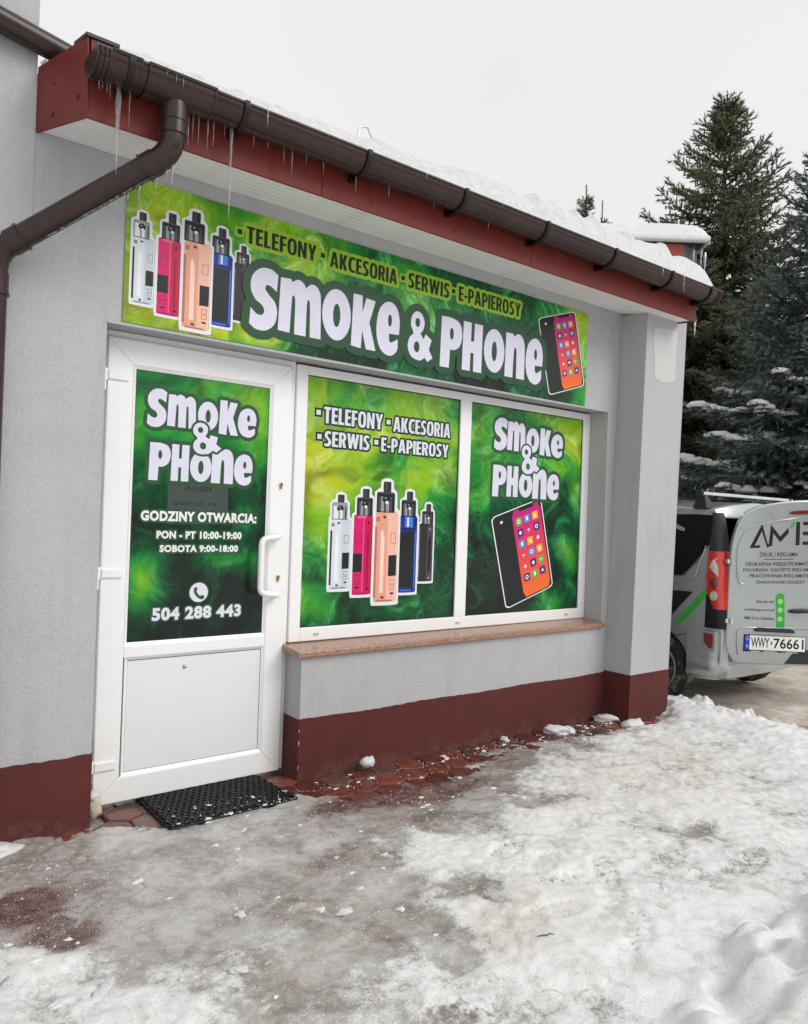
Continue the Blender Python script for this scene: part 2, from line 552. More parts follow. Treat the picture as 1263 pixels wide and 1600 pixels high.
def text_print(mb, pl, body, box, layer, mi, bold=0.0, edge=0.0, edge_mi=None, spacing=1.0, skew=0.0, tilt=0.0):
    """box = (x0, x1, y0, y1) the inked extent; edge = border width in metres"""
    V, F = _curve_mesh(text_curve(body, bold, 0.0, spacing))
    lo, hi = V.min(0), V.max(0)
    sx = (box[1]-box[0])/(hi[0]-lo[0]); sy = (box[3]-box[2])/(hi[1]-lo[1])
    def T(V):
        W = V.copy()
        W[:, 0] = box[0] + (V[:, 0]-lo[0])*sx
        W[:, 1] = box[2] + (V[:, 1]-lo[1])*sy
        W[:, 0] += skew*(W[:, 1]-box[2])
        W[:, 1] += tilt*(W[:, 0]-box[0])
        return W
    if edge:
        bw = edge/math.sqrt(abs(sx*sy))
        VB, FB = _curve_mesh(text_curve(body, bold, bw, spacing))
        mb.add(pl.map(T(VB), layer, bw).tolist(), FB, edge_mi)
        layer += 1
    mb.add(pl.map(T(V)[:, :2], layer).tolist(), F, mi)

# chunky hand-drawn capitals in a unit-high box
GL = {
 'S': (0.56, [[(.53,.66,1),(.55,.93,1),(.40,1.0),(.20,.98),(.04,.84),(.01,.64),(.10,.48),(.24,.40),(.29,.31),(.24,.24),(.13,.25),(.02,.33,1),(.0,.07,1),(.14,.0),(.34,.01),(.50,.13),(.55,.32),(.50,.48),(.38,.58),(.30,.66),(.32,.73),(.40,.73)]]),
 'm': (0.92, [[(.0,.02,1),(.03,.97,1),(.25,.98,1),(.265,.93,1),(.40,1.0),(.52,.95),(.565,.88,1),(.68,.97),(.80,.95),(.88,.84),(.90,.68),(.92,.0,1),(.68,.0,1),(.665,.55),(.645,.66),(.61,.66),(.595,.55),(.59,.0,1),(.345,.0,1),(.345,.55),(.325,.68),(.285,.68),(.27,.55),(.245,.01,1)]]),
 'o': (0.66, [ell(.33,.5,.33,.5,28), ell(.33,.49,.085,.23,20)]),
 'K': (0.66, [[(.0,.02,1),(.03,1.0,1),(.27,1.0,1),(.275,.68,1),(.37,.97,1),(.62,.95,1),(.47,.52,1),(.66,.0,1),(.40,.0,1),(.285,.34,1),(.26,.0,1)]]),
 'e': (0.58, [[(.56,.42,1),(.31,.41,1),(.315,.30),(.35,.25),(.42,.27),(.53,.34,1),(.53,.14),(.42,.02),(.28,.0),(.12,.08),(.02,.28),(.0,.54),(.06,.82),(.20,.97),(.36,1.0),(.50,.90),(.57,.68)], ell(.325,.655,.05,.115,16)]),
 '&': (0.86, [[(.36,.0),(.12,.06),(.0,.25),(.06,.44),(.18,.54),(.09,.70),(.12,.89),(.28,1.0),(.46,.96),(.56,.81),(.52,.65),(.43,.56,1),(.54,.45,1),(.61,.57,1),(.83,.47,1),(.74,.26,1),(.88,.10,1),(.70,.0,1),(.60,.08,1),(.49,.02)], ell(.32,.775,.085,.095,16), ell(.31,.27,.10,.115,16)]),
 'P': (0.60, [[(.0,.0,1),(.02,1.0,1),(.32,1.0),(.53,.92),(.60,.70),(.54,.48),(.40,.38),(.27,.37,1),(.25,.0,1)], ell(.305,.69,.055,.12,16)]),
 'H': (0.62, [[(.0,.0,1),(.02,1.0,1),(.26,1.0,1),(.255,.62,1),(.35,.62,1),(.36,1.0,1),(.61,1.0,1),(.60,.0,1),(.345,.0,1),(.345,.38,1),(.25,.38,1),(.245,.0,1)]]),
 'n': (0.62, [[(.0,.0,1),(.02,.98,1),(.245,.98,1),(.26,.92,1),(.40,1.0),(.53,.95),(.60,.82),(.62,.62),(.62,.0,1),(.365,.0,1),(.36,.52),(.34,.66),(.295,.67),(.27,.54),(.25,.0,1)]]),
}
def glyph(ch, x0, x1, y0, y1, rot=0.0):
    w, ps = GL[ch]
    out = []
    cx, cy = (x0+x1)/2, (y0+y1)/2
    c, s = math.cos(rot), math.sin(rot)
    for p in ps:
        q = catmull(p) if len(p[0]) > 2 or any(len(t) > 2 for t in p) else p
        q = [(x0 + a/w*(x1-x0), y0 + b*(y1-y0)) for a, b in q]
        out.append([(cx + (a-cx)*c - (b-cy)*s, cy + (a-cx)*s + (b-cy)*c) for a, b in q])
    return out
def letters(mb, pl, items, layer, mi, edge, edge_mi):
    """borders of all first, then all faces, so that no border crosses a neighbour"""
    for it in items:
        border(mb, pl, [p for p in glyph(*it)], edge, layer, edge_mi)
    for it in items:
        fill(mb, pl, glyph(*it), layer+1, mi)

# condensed heavy capitals: (advance width, outlines) in a unit-high box
def _sq(cx, cy, rx, ry, p=2.7, n=28):
    out = []
    for k in range(n):
        t = 2*math.pi*k/n; c, s = math.cos(t), math.sin(t)
        out.append((cx + rx*math.copysign(abs(c)**(2/p), c), cy + ry*math.copysign(abs(s)**(2/p), s)))
    return out
CND = {
 'T': (.42, [[(.12,0),(.30,0),(.30,.84),(.42,.84),(.42,1),(0,1),(0,.84),(.12,.84)]]),
 'E': (.37, [[(0,0),(.37,0),(.37,.16),(.18,.16),(.18,.43),(.35,.43),(.35,.58),(.18,.58),(.18,.84),(.37,.84),(.37,1),(0,1)]]),
 'L': (.35, [[(0,0),(.35,0),(.35,.16),(.18,.16),(.18,1),(0,1)]]),
 'F': (.36, [[(0,0),(.18,0),(.18,.42),(.34,.42),(.34,.57),(.18,.57),(.18,.84),(.36,.84),(.36,1),(0,1)]]),
 'O': (.52, [_sq(.26,.5,.26,.515), _sq(.26,.5,.085,.35)]),
 'N': (.50, [[(0,0),(.17,0),(.17,.56),(.33,0),(.50,0),(.50,1),(.33,1),(.33,.46),(.17,1),(0,1)]]),
 'Y': (.50, [[(.16,0),(.34,0),(.34,.40),(.50,1),(.32,1),(.25,.66),(.18,1),(0,1),(.16,.40)]]),
 'A': (.54, [[(0,0),(.175,0),(.205,.19),(.335,.19),(.365,0),(.54,0),(.375,1),(.165,1)], [(.225,.33),(.27,.66),(.315,.33)]]),
 'K': (.50, [[(0,0),(.18,0),(.18,.40),(.30,0),(.50,0),(.34,.52),(.49,1),(.30,1),(.18,.62),(.18,1),(0,1)]]),
 'C': (.44, [[(.44,.20,1),(.44,.02,1),(.32,-.012),(.12,.04),(.01,.26),(0,.5),(.01,.74),(.12,.96),(.32,1.012),(.44,.98,1),(.44,.80,1),(.34,.845),(.23,.78),(.19,.62),(.185,.5),(.19,.38),(.23,.22),(.34,.155)]]),
 'S': (.42, [[(.37,.78,1),(.40,.96,1),(.24,1.012),(.08,.95),(.01,.75),(.05,.57),(.18,.44),(.235,.32),(.20,.20),(.12,.155),(.01,.22,1),(0,.03,1),(.16,-.012),(.32,.04),(.415,.24),(.38,.43),(.26,.57),(.185,.70),(.215,.82),(.28,.845)]]),
 'R': (.47, [[(0,0,1),(.175,0,1),(.175,.40,1),(.20,.40,1),(.29,0,1),(.47,0,1),(.365,.44),(.44,.55),(.455,.72),(.42,.89),(.31,.99),(.22,1,1),(0,1,1)], [(.175,.55,1),(.22,.55),(.275,.60),(.285,.71),(.265,.81),(.21,.85),(.175,.85,1)]]),
 'I': (.18, [[(0,0),(.18,0),(.18,1),(0,1)]]),
 'W': (.76, [[(.13,0),(.30,0),(.38,.52),(.46,0),(.63,0),(.76,1),(.585,1),(.535,.46),(.455,1),(.305,1),(.225,.46),(.175,1),(0,1)]]),
 'P': (.44, [[(0,0,1),(.175,0,1),(.175,.37,1),(.24,.37),(.36,.42),(.43,.55),(.44,.69),(.41,.86),(.31,.98),(.21,1,1),(0,1,1)], [(.175,.52,1),(.22,.52),(.265,.58),(.275,.68),(.26,.80),(.21,.85),(.175,.85,1)]]),
 '-': (.24, [[(0,.30),(.24,.30),(.24,.46),(0,.46)]]),
}
def condensed(mb, pl, body, box, layer, mi, edge, edge_mi):
    sp = .055
    tot = sum(CND[c][0] for c in body) + sp*(len(body)-1)
    sx = (box[1]-box[0])/tot; sy = box[3]-box[2]
    x = box[0]; gl = []
    for c in body:
        w, ps = CND[c]
        q = []
        for p in ps:
            d = catmull(p, 5) if any(len(t) > 2 for t in p) else p
            q.append([(x + a*sx, box[2] + b*sy) for a, b in d])
        gl.append(q); x += (w+sp)*sx
    for q in gl: border(mb, pl, q[:1], edge, layer, edge_mi)
    for q in gl: fill(mb, pl, q, layer+1, mi)

def noise2(X, Y, scale, seed=0):
    """smooth value noise in 0..1"""
    rs = np.random.RandomState(seed)
    T = rs.rand(256, 256)
    x = X*scale + 1000.3; y = Y*scale + 1000.7
    xi = np.floor(x).astype(int); yi = np.floor(y).astype(int)
    fx = x-xi; fy = y-yi
    fx = fx*fx*fx*(fx*(fx*6-15)+10); fy = fy*fy*fy*(fy*(fy*6-15)+10)
    g = lambda a, b: T[a % 256, b % 256]
    return (g(xi, yi)*(1-fx)+g(xi+1, yi)*fx)*(1-fy) + (g(xi, yi+1)*(1-fx)+g(xi+1, yi+1)*fx)*fy
def fbm(X, Y, scale, octs=5, seed=0, gain=0.5):
    a = 1.0; s = 0.0; tot = 0.0
    for k in range(octs):
        c, sn = math.cos(0.7*k), math.sin(0.7*k)
        s = s + a*noise2(X*c - Y*sn, X*sn + Y*c, scale*2**k, seed+k); tot += a; a *= gain
    return s/tot
def sstep(a, b, x):
    t = np.clip((x-a)/(b-a), 0, 1)
    return t*t*(3-2*t)
# ------------------------------------------------------------------ the shop
D = 0.166                                   # depth of the door and window plane behind the wall face
shop = thing('shop_building', 'single storey grey shop with an oxblood plinth, green printed windows and a snowy eave', 'shop', (2.0, 1.5, 0))
# stucco walls: face y = 0, opening x 0..3.69, z 0..2.3
w = MB()
w.box(-3.2, -0.33, -0.004, 0.35, 0.0, 5.2)              # taller part on the left
w.box(-0.33, 0.0, 0.0, 0.35, 0.0, 3.30)
w.box(0.0, 3.69, 0.0, 0.35, 2.3, 3.30)               # lintel
w.box(1.09, 3.69, 0.0, 0.35, 0.0, 0.668)             # apron wall under the window
w.box(3.69, 4.26, 0.0, 0.35, 0.0, 3.30)
w.box(4.02, 4.26, 0.35, 6.0, 0.0, 3.2)               # side wall along the driveway
w.box(-3.2, 4.02, 5.8, 6.0, 0.0, 3.2)
w.box(-3.2, -3.0, 0.35, 5.8, 0.0, 5.2)
w.build('wall', M['stucco'], shop)
c = MB()                                             # column in front of the wall, leaning very slightly
def ring(z, f=0.0):
    k = z/3.0
    x0, x1 = 3.735 + 0.085*k, 4.222 + 0.115*k
    return [(x0-f, -0.231-f, z), (x1+f, -0.231-f, z), (x1+f, -0.002+f, z), (x0-f, -0.002+f, z)]
c.hexa(ring(0.33) + ring(3.04))
c.build('column', M['stucco'], shop)
p = MB(); p.hexa(ring(-0.05, 0.004) + ring(0.343, 0.004))
p.build('column_plinth', M['plinth'], shop)
p = MB()
rp = random.Random(12)
xs_ = [-3.2 + 3.203*k/90 for k in range(91)]
p.prism([(0.003,-0.05),(-3.2,-0.05)] + [(x, 0.326 + .004*math.sin(x*9) + rp.uniform(-.003,.003)) for x in xs_], -0.009, 0.0, 'y')
p.box(-3.2, 0.0, 0.0, 0.34, -0.05, -0.001)
p.box(0.0, 0.004, -0.005, 0.16, -0.05, 0.328)
rp = random.Random(12)
xs_ = [1.086 + (3.79-1.086)*k/90 for k in range(91)]
p.prism([(3.79,-0.05),(1.086,-0.05)] + [(x, 0.328 + .0035*math.sin(x*7) + rp.uniform(-.0022,.0022)) for x in xs_], -0.005, 0.0, 'y')
p.box(1.086, 1.09, 0.0, 0.168, -0.05, 0.328)
p.box(4.26, 4.265, 0.0, 6.0, -0.2, 0.33)
p.build('plinth', M['plinth'], shop)
rc = random.Random(6)
for (z, l) in ((.262,.016),(.185,.034),(.06,.022)):
    q = MB(); q.prism([(1.0845,z),(1.0845,z+l),(1.0870+.0025*rc.random(),z+l*.7),(1.0862,z+l*.2)], -.0062, -.0045, 'y')
    q.build('chipped_edge', M['patch'], shop)
q = MB()                                             # patch of newer render on the column face
rs = random.Random(3)
q.prism(catmull([(3.93,2.56),(4.05,2.535),(4.17,2.56),(4.195,2.60),(4.20,2.78),(4.205,2.94),(4.12,2.95),(4.0,2.935),(3.915,2.92),(3.905,2.8),(3.92,2.7)], 4), -0.2335, -0.228, 'y')
q.build('plaster_patch', M['patch'], shop)
# lintel bead, a slightly darker lip over the door and window
l = MB(); l.box(0.0, 3.69, -0.004, 0.002, 2.288, 2.301)
l.build('lintel_edge', M['stucco'], shop)
# window sill of speckled granite, rounded front edge
s = MB()
s.add([(1.052,-0.032,0.668),(3.695,-0.032,0.672),(3.695,D+0.02,0.690),(1.052,D+0.02,0.686),(1.052,-0.032,0.701),(3.695,-0.032,0.705),(3.695,D+0.02,0.723),(1.052,D+0.02,0.719)],
      [(0,3,2,1),(4,5,6,7),(0,1,5,4),(1,2,6,5),(2,3,7,6),(3,0,4,7)])
s.build('window_sill', M['granite'], shop, bevel=0.006)

# ---- eave: soffit boards, fascia, oblique end board, roof
def lx(y):   # left end line of the eave (oblique), right end line likewise
    return -0.322 - 0.2475*y
def rx(y):
    return 4.30 + 0.33*y
NB = 7
for i in range(NB):
    y0, y1 = -0.002 - 0.396*i/NB, -0.002 - 0.396*(i+1)/NB + 0.005
    z = lambda y: 3.055 + 0.135*y
    b = MB()
    b.hexa([(lx(y0),y0,z(y0)),(rx(y0),y0,z(y0)),(rx(y1),y1,z(y1)),(lx(y1),y1,z(y1)),
            (lx(y0),y0,z(y0)+.012),(rx(y0),y0,z(y0)+.012),(rx(y1),y1,z(y1)+.012),(lx(y1),y1,z(y1)+.012)])
    b.build('soffit_board', M['soffit'], shop, bevel=0.003)
f = MB()
for (a, b_) in ((-0.225, 0.86), (0.862, 2.35), (2.352, 4.165)):
    f.box(a, b_, -0.412, -0.400, 2.985, 3.30)
fo = f.build('fascia', M['fascia'], shop, bevel=0.002)
for k in range(14):
    x = 0.3 + 0.285*k
    sc_ = MB(); sc_.tube([(x,-0.416,3.035),(x,-0.4105,3.035)], [0.006,0.008], 8)
    sc_.build('screw', M['fascia'], fo, smooth=True)
e = MB()
e.hexa([(-0.328,-0.001,3.045),(-0.228,-0.413,2.985),(-0.222,-0.411,2.985),(-0.316,-0.001,3.045),
        (-0.328,-0.001,3.327),(-0.240,-0.413,3.304),(-0.232,-0.411,3.304),(-0.316,-0.001,3.327)])
eo = e.build('eave_end_board', M['fascia'], shop, bevel=0.002)
for (t, z) in ((0.35,3.08),(0.35,3.21),(0.83,3.09),(0.83,3.225)):
    x = -0.328 + 0.095*t; y = -0.41*t
    n_ = MB(); n_.tube([(x-.009,y-.002,z),(x,y,z)], [0.006,0.011], 8)
    n_.build('rivet', M['fascia'], eo, smooth=True)
e = MB()
e.hexa([(4.30,-0.001,3.05),(4.168,-0.413,2.985),(4.160,-0.411,2.985),(4.288,-0.001,3.05),
        (4.30,-0.001,3.30),(4.168,-0.413,3.30),(4.160,-0.411,3.30),(4.288,-0.001,3.30)])
e.build('eave_end_board', M['fascia'], shop, bevel=0.002)
r_ = MB()
r_.add([(-0.315,0,3.31),(4.29,0,3.31),(4.16,-0.40,3.296),(-0.222,-0.40,3.296),(-0.315,6.0,3.75),(4.29,6.0,3.75),
        (-0.315,0,3.20),(4.29,0,3.20),(4.29,6,3.20),(-0.315,6,3.20)],
       [(0,1,5,4),(3,2,1,0),(6,9,8,7),(4,5,8,9),(0,4,9,6),(1,7,8,5)])
r_.box(-3.2, -0.33, -0.05, 6.0, 5.2, 5.3)
r_.build('roof', M['roofing'], shop)
e = MB()                                             # dark flashing cap over the end of the eave
e.hexa([(-0.245,-0.42,3.303),(-0.115,-0.42,3.303),(-0.13,-0.30,3.306),(-0.262,-0.30,3.306),(-0.245,-0.42,3.318),(-0.115,-0.42,3.318),(-0.13,-0.30,3.325),(-0.262,-0.30,3.325)])
e.build('flashing', M['flash'], shop, bevel=0.002)

# ---- gutter
GY, GZ, GR = -0.497, 3.188, 0.082
def half_pipe(mb, x0, x1, r, th=0.004, a0=180, a1=360, n=16, y=GY, z=GZ):
    vs = []
    for x in (x0, x1):
        for rr in (r, r-th):
            for k in range(n+1):
                a = R(a0 + (a1-a0)*k/n)
                vs.append((x, y + rr*math.cos(a), z + rr*math.sin(a)))
    m_ = n+1; fs = []
    for k in range(n):
        fs += [(k, k+1, 2*m_+k+1, 2*m_+k), (m_+k, 3*m_+k, 3*m_+k+1, m_+k+1), (k, m_+k, m_+k+1, k+1), (2*m_+k, 2*m_+k+1, 3*m_+k+1, 3*m_+k)]
    fs += [(0, 2*m_, 3*m_, m_), (n, m_+n, 3*m_+n, 2*m_+n)]
    mb.add(vs, fs)
g = MB(); half_pipe(g, -0.24, 4.235, GR)
g.tube([(-0.24, GY-GR+.002, GZ+.004), (4.235, GY-GR+.002, GZ+.004)], 0.0085, 10)
gut = g.build('gutter', M['gutter'], shop, smooth=True, auto=40)
def end_cap(x, s):
    g = MB()
    pts = [(GY + (GR+.003)*math.cos(R(a)), GZ + (GR+.003)*math.sin(R(a))) for a in range(180, 361, 12)] + [(GY+GR+.003, GZ+.012), (GY-GR-.003, GZ+.012)]
    g.prism(pts, x, x + s*0.006, 'x')
    for k in range(3):
        half_pipe(g, x + s*(-0.008-0.018*k), x + s*(-0.016-0.018*k), GR+0.006, 0.006)
    g.build('end_cap', M['gutter'], gut, smooth=True, auto=35)
end_cap(-0.242, -1); end_cap(4.237, 1)
def sleeve(x0, x1, r=GR+0.006):
    g = MB(); half_pipe(g, x0, x1, r, 0.006)
    half_pipe(g, x0, x0+.008, r+.003, 0.006); half_pipe(g, x1-.008, x1, r+.003, 0.006)
    g.tube([(x0, GY-r+.002, GZ+.006), (x1, GY-r+.002, GZ+.006)], 0.010, 8)
    g.build('gutter_sleeve', M['gutter'], gut, smooth=True, auto=35)
sleeve(-0.05, 0.235)
sleeve(-0.19, -0.075, GR+.004)
for x in (-0.115, 0.375, 1.02, 1.655, 2.305, 2.955, 3.59, 4.09):
    g = MB(); half_pipe(g, x-0.012, x+0.012, GR+0.011, 0.0095, 172, 368)
    g.hexa([(x-.012,-0.480,GZ-GR-.018),(x+.012,-0.480,GZ-GR-.018),(x+.012,-0.413,GZ-GR-.010),(x-.012,-0.413,GZ-GR-.010),
            (x-.012,-0.480,GZ-GR-.006),(x+.012,-0.480,GZ-GR-.006),(x+.012,-0.413,GZ-GR+.040),(x-.012,-0.413,GZ-GR+.040)])
    g.build('gutter_bracket', M['gutter_dark'], gut, smooth=True, auto=35)
# ---- downpipe from the gutter outlet back to the wall and down
def bend(pts, k=0.07, n=5):
    out = [Vector(pts[0])]
    for i in range(1, len(pts)-1):
        p0, p1, p2 = Vector(pts[i-1]), Vector(pts[i]), Vector(pts[i+1])
        a = p1 + (p0-p1).normalized()*min(k, (p0-p1).length*0.45); b = p1 + (p2-p1).normalized()*min(k, (p2-p1).length*0.45)
        for j in range(n+1):
            t = j/n; out.append(a*(1-t)**2 + p1*2*t*(1-t) + b*t*t)
    out.append(Vector(pts[-1])); return out
PR = 0.050
pp = [(0.09,-0.490,3.12), (0.09,-0.490,2.920), (-0.478,-0.075,2.475), (-0.478,-0.075,0.02)]
g = MB(); g.tube(bend(pp, 0.075), PR, 20)
dp = g.build('downpipe', M['gutter'], shop, smooth=True, auto=50)
def collar(a, b, r):
    g = MB(); a = Vector(a); b = Vector(b)
    g.tube([a, a + (b-a)*.12, a + (b-a)*.13, b], [r+.004, r+.004, r, r], 20)
    g.build('pipe_collar', M['gutter'], dp, smooth=True, auto=35)
collar((0.09,-0.490,3.05), (0.09,-0.490,2.99), PR+.006)
collar((0.09,-0.490,3.13), (0.09,-0.490,3.045), PR+.009)
_a = Vector(pp[1]); _b = Vector(pp[2]); _u = (_b-_a).normalized()
collar(_a+_u*.135, _a+_u*.075, PR+.005)
collar(_b-_u*.13, _b-_u*.07, PR+.005)
collar((-0.478,-0.075,2.30), (-0.478,-0.075,2.39), PR+.005)
# ---- pipe of the taller roof discharging over the eave
g = MB(); g.tube([(-1.9,-0.10,3.64),(-0.50,-0.058,3.436),(-0.175,-0.045,3.386)], 0.051, 20)
g.build('roof_pipe', M['gutter'], shop, smooth=True, auto=50)
g = MB(); g.tube([(-0.322,-0.02,3.335),(-0.305,-0.03,3.352),(-0.285,-0.03,3.345),(-0.300,-0.035,3.372)], 0.006, 8)
g.build('cable_tie', M['white'], shop, smooth=True, auto=50)

# ---- door
DY = 0.152
def frame_piece(mb, x0, x1, z0, z1, y0, y1): mb.box(x0, x1, y0, y1, z0, z1)
jm = MB()
jm.box(0.002, 0.060, 0.176, 0.24, 0.02, 2.298); jm.box(0.060, 1.062, 0.176, 0.24, 2.262, 2.298); jm.box(1.062, 1.094, 0.176, 0.24, 0.02, 2.298)
jo = jm.build('door_frame', M['white'], shop, bevel=0.004)
th_ = MB(); th_.box(0.06, 1.062, 0.178, 0.235, 0.0, 0.022)
th_.build('threshold', M['steel'], jo)
X0, X1, Z0, Z1 = 0.058, 1.060, 0.020, 2.262
gx0, gx1, gz0, gz1 = 0.197, 0.928, 0.790, 2.125
px0, px1, pz0, pz1 = 0.204, 0.928, 0.157, 0.702
d = MB()
def mitre(mb, ox0, ox1, oz0, oz1, ix0, ix1, iz0, iz1, y0, y1):
    """four mitred profiles round a rectangle"""
    for (a, b, cc, dd) in (((ox0,oz0),(ox1,oz0),(ix1,iz0),(ix0,iz0)), ((ox1,oz0),(ox1,oz1),(ix1,iz1),(ix1,iz0)), ((ox1,oz1),(ox0,oz1),(ix0,iz1),(ix1,iz1)), ((ox0,oz1),(ox0,oz0),(ix0,iz0),(ix0,iz1))):
        mb.prism([a, b, cc, dd], y0, y1, 'y')
mitre(d, X0, X1, Z0, Z1, gx0-.016, gx1+.016, pz0-.016, gz1+.016, DY, 0.215)
d.box(gx0-.016, gx1+.016, DY+.001, 0.214, pz1+.014, gz0-.014)
door = d.build('door', M['white'], shop, bevel=0.005)
d = MB()
for (a0, a1, b0, b1) in ((gx0, gx1, gz0, gz1), (px0, px1, pz0, pz1)):
    for (a, b, cc, dd) in (((a0-.016,b0-.016),(a1+.016,b0-.016),(a1,b0),(a0,b0)), ((a1+.016,b0-.016),(a1+.016,b1+.016),(a1,b1),(a1,b0)), ((a1+.016,b1+.016),(a0-.016,b1+.016),(a0,b1),(a1,b1)), ((a0-.016,b1+.016),(a0-.016,b0-.016),(a0,b0),(a0,b1))):
        # sloping glazing bead, falling back towards the glass
        vs = [(p_[0], DY+.0015 if i < 2 else DY+.012, p_[1]) for i, p_ in enumerate((a, b, cc, dd))] + [(p_[0], 0.20, p_[1]) for p_ in (a, b, cc, dd)]
        d.hexa(vs)
d.build('glazing_bead', M['white'], door)
d = MB()
for (a0, a1, b0, b1) in ((gx0, gx1, gz0, gz1), (px0-.0012, px1, pz0, pz1-.0012)):
    mitre(d, a0-.001, a1+.001, b0-.001, b1+.001, a0+.0016, a1-.0016, b0+.0016, b1-.0016, DY+.0118, 0.19)
d.build('seal', M['gasket'], door)
d = MB(); d.box(px0, px1, DY+.0135, 0.19, pz0, pz1)
d.build('door_panel', M['white_panel'], door)
d = MB(); d.tube([(0.497,DY+.0135,0.645),(0.497,DY+.006,0.645)], [0.011,0.007], 12)
d.build('screw', M['steel'], door, smooth=True)
smD = smoke_mat('door_film', (0.731, 1.335), [(0,.28),(.45,.18),(1,.34)], [(0,-.50),(.2,-.44),(.32,-.28),(.45,-.14),(.62,.16),(.8,.78),(1,.96)],
                [(.16,1.28,.28,.1,-.12),(.62,1.18,.16,.14,.24),(.55,.40,.2,.07,.32),(.06,.26,.10,.16,.42),(.62,.62,.10,.09,.30),(.66,.86,.09,.10,.22)], seed=3.1, wisp=0.35, coat=.18)
PY = DY+.014
d = MB(); d.box(gx0, gx1, PY, 0.19, gz0, gz1)
d.build('pane', smD, door, origin=(gx0, PY, gz0))
plD = Plane((0, PY, 0), (1,0,0), (0,0,1), (0,-1,0))
WHT = PM(218, 216, 232); DGR = PM(44, 84, 56); INK = PM(38, 44, 46)
lt = MB()
letters(lt, plD, [('S',.258,.357,1.853,2.044), ('m',.360,.512,1.862,2.028), ('o',.521,.632,1.862,2.010), ('K',.638,.748,1.848,2.028), ('e',.746,.855,1.846,2.000)], 1, 0, .020, 1)
letters(lt, plD, [('P',.275,.385,1.588,1.775), ('H',.388,.484,1.590,1.775), ('o',.488,.605,1.592,1.745), ('n',.604,.728,1.590,1.772), ('e',.733,.842,1.587,1.752)], 3, 0, .020, 1)
letters(lt, plD, [('&',.492,.640,1.738,1.902,0.22)], 5, 0, .012, 1)
lt.build('shop_name', [WHT, DGR], door)
lt = MB()
text_print(lt, plD, 'GODZINY OTWARCIA:', (.245,.875,1.385,1.437), 1, 0, .048, .009, 1, spacing=1.09)
text_print(lt, plD, 'PON - PT 10:00-19:00', (.327,.79,1.297,1.337), 1, 0, .048, .008, 1, spacing=1.09)
text_print(lt, plD, 'SOBOTA 9:00-18:00', (.345,.772,1.229,1.266), 1, 0, .048, .008, 1, spacing=1.09)
lt.build('opening_hours', [PM(232,232,232), DGR], door)
lt = MB()
border(lt, plD, [ell(.560,1.022,.050,.050,32)], .006, 1, 1)
fill(lt, plD, [ell(.560,1.022,.050,.050,32)], 2, 0)
# handset
fill(lt, plD, [catmull([(.533,1.045,1),(.545,1.050),(.552,1.040),(.548,1.028),(.556,1.014),(.568,1.004),(.578,1.008),(.590,1.003),(.590,.992),(.580,.985),(.562,.990),(.545,1.004),(.534,1.022)])], 3, 1)
text_print(lt, plD, '504 288 443', (.318,.802,.886,.952), 1, 0, .048, .007, 1, spacing=1.09)
lt.build('phone_number', [PM(222,220,232), DGR], door)
nt_ = MB()                                            # paper notice inside the glass, grey through the film
pq(nt_, plD, [(.376,1.373),(.706,1.376),(.703,1.597),(.378,1.597)], .4, 0)
text_print(nt_, plD, '20.01.2024', (.466,.610,1.546,1.568), .9, 1, .012)
text_print(nt_, plD, 'CZYNNE 11:00 \u2013 17:00', (.405,.645,1.468,1.487), .9, 1, .008)
nt_.build('paper_notice', [PM(66, 76, 72), PM(18, 22, 22)], door)
h = MB()                                              # bent white pull bar
h.tube(bend([(.995,DY,1.318),(.985,DY-.062,1.318),(.872,DY-.062,1.305),(.872,DY-.062,1.012),(.985,DY-.062,1.000),(.995,DY,1.000)], 0.035, 6), 0.0165, 14)
h.build('door_handle', M['white'], door, smooth=True, auto=60)
for z in (1.597, 1.086):
    h = MB()
    h.prism([(1.009+.009*math.cos(t), z+.006+.011*math.sin(t)) for t in [2*math.pi*k/14 for k in range(14)]], DY-.010, DY, 'y')
    h.box(1.004, 1.014, DY-.009, DY, z-.018, z)
    lk = h.build('lock_cylinder', M['brass'], door)
    h = MB(); h.box(1.0075, 1.0105, DY-.0108, DY-.009, z-.004, z+.012)
    h.build('keyhole', M['gasket'], lk)
for z in (2.077, 1.128, 0.205):
    h = MB()
    h.box(0.014, 0.060, DY-.004, 0.178, z-.026, z+.030)
    h.box(0.060, 0.158, DY-.010, DY, z-.020, z+.024)
    h.tube([(0.038, DY-.004, z-.075), (0.038, DY-.004, z+.034)], 0.013, 12)
    h.build('hinge', M['white'], door, bevel=0.004)

# ---- shop window
wf = MB()
fo_ = (1.096, 3.688, 0.722, 2.286)
wf.box(1.096, 1.168, 0.160, 0.24, 0.722, 2.286); wf.box(3.612, 3.688, 0.160, 0.24, 0.722, 2.286)
wf.box(1.168, 3.612, 0.1605, 0.24, 2.236, 2.286); wf.box(1.168, 3.612, 0.1605, 0.24, 0.722, 0.800)
wf.box(2.342, 2.442, 0.161, 0.24, 0.800, 2.236)
win = wf.build('shop_window', M['white'], shop, bevel=0.005)
for x in (1.276, 2.371, 3.476):
    cpm = MB(); cpm.box(x-.016, x+.016, 0.152, 0.162, 0.755, 0.768)
    cpm.build('drain_cap', pmat('yellowed_cap', (0.62,0.52,0.32), 0.5), win, bevel=0.003)
WY = 0.176
for (a0, a1) in ((1.168, 2.342), (2.442, 3.612)):
    sl = MB(); mitre(sl, a0-.001, a1+.001, .799, 2.237, a0+.005, a1-.005, .805, 2.231, WY-.004, 0.2)
    sl.build('seal', M['gasket'], win)
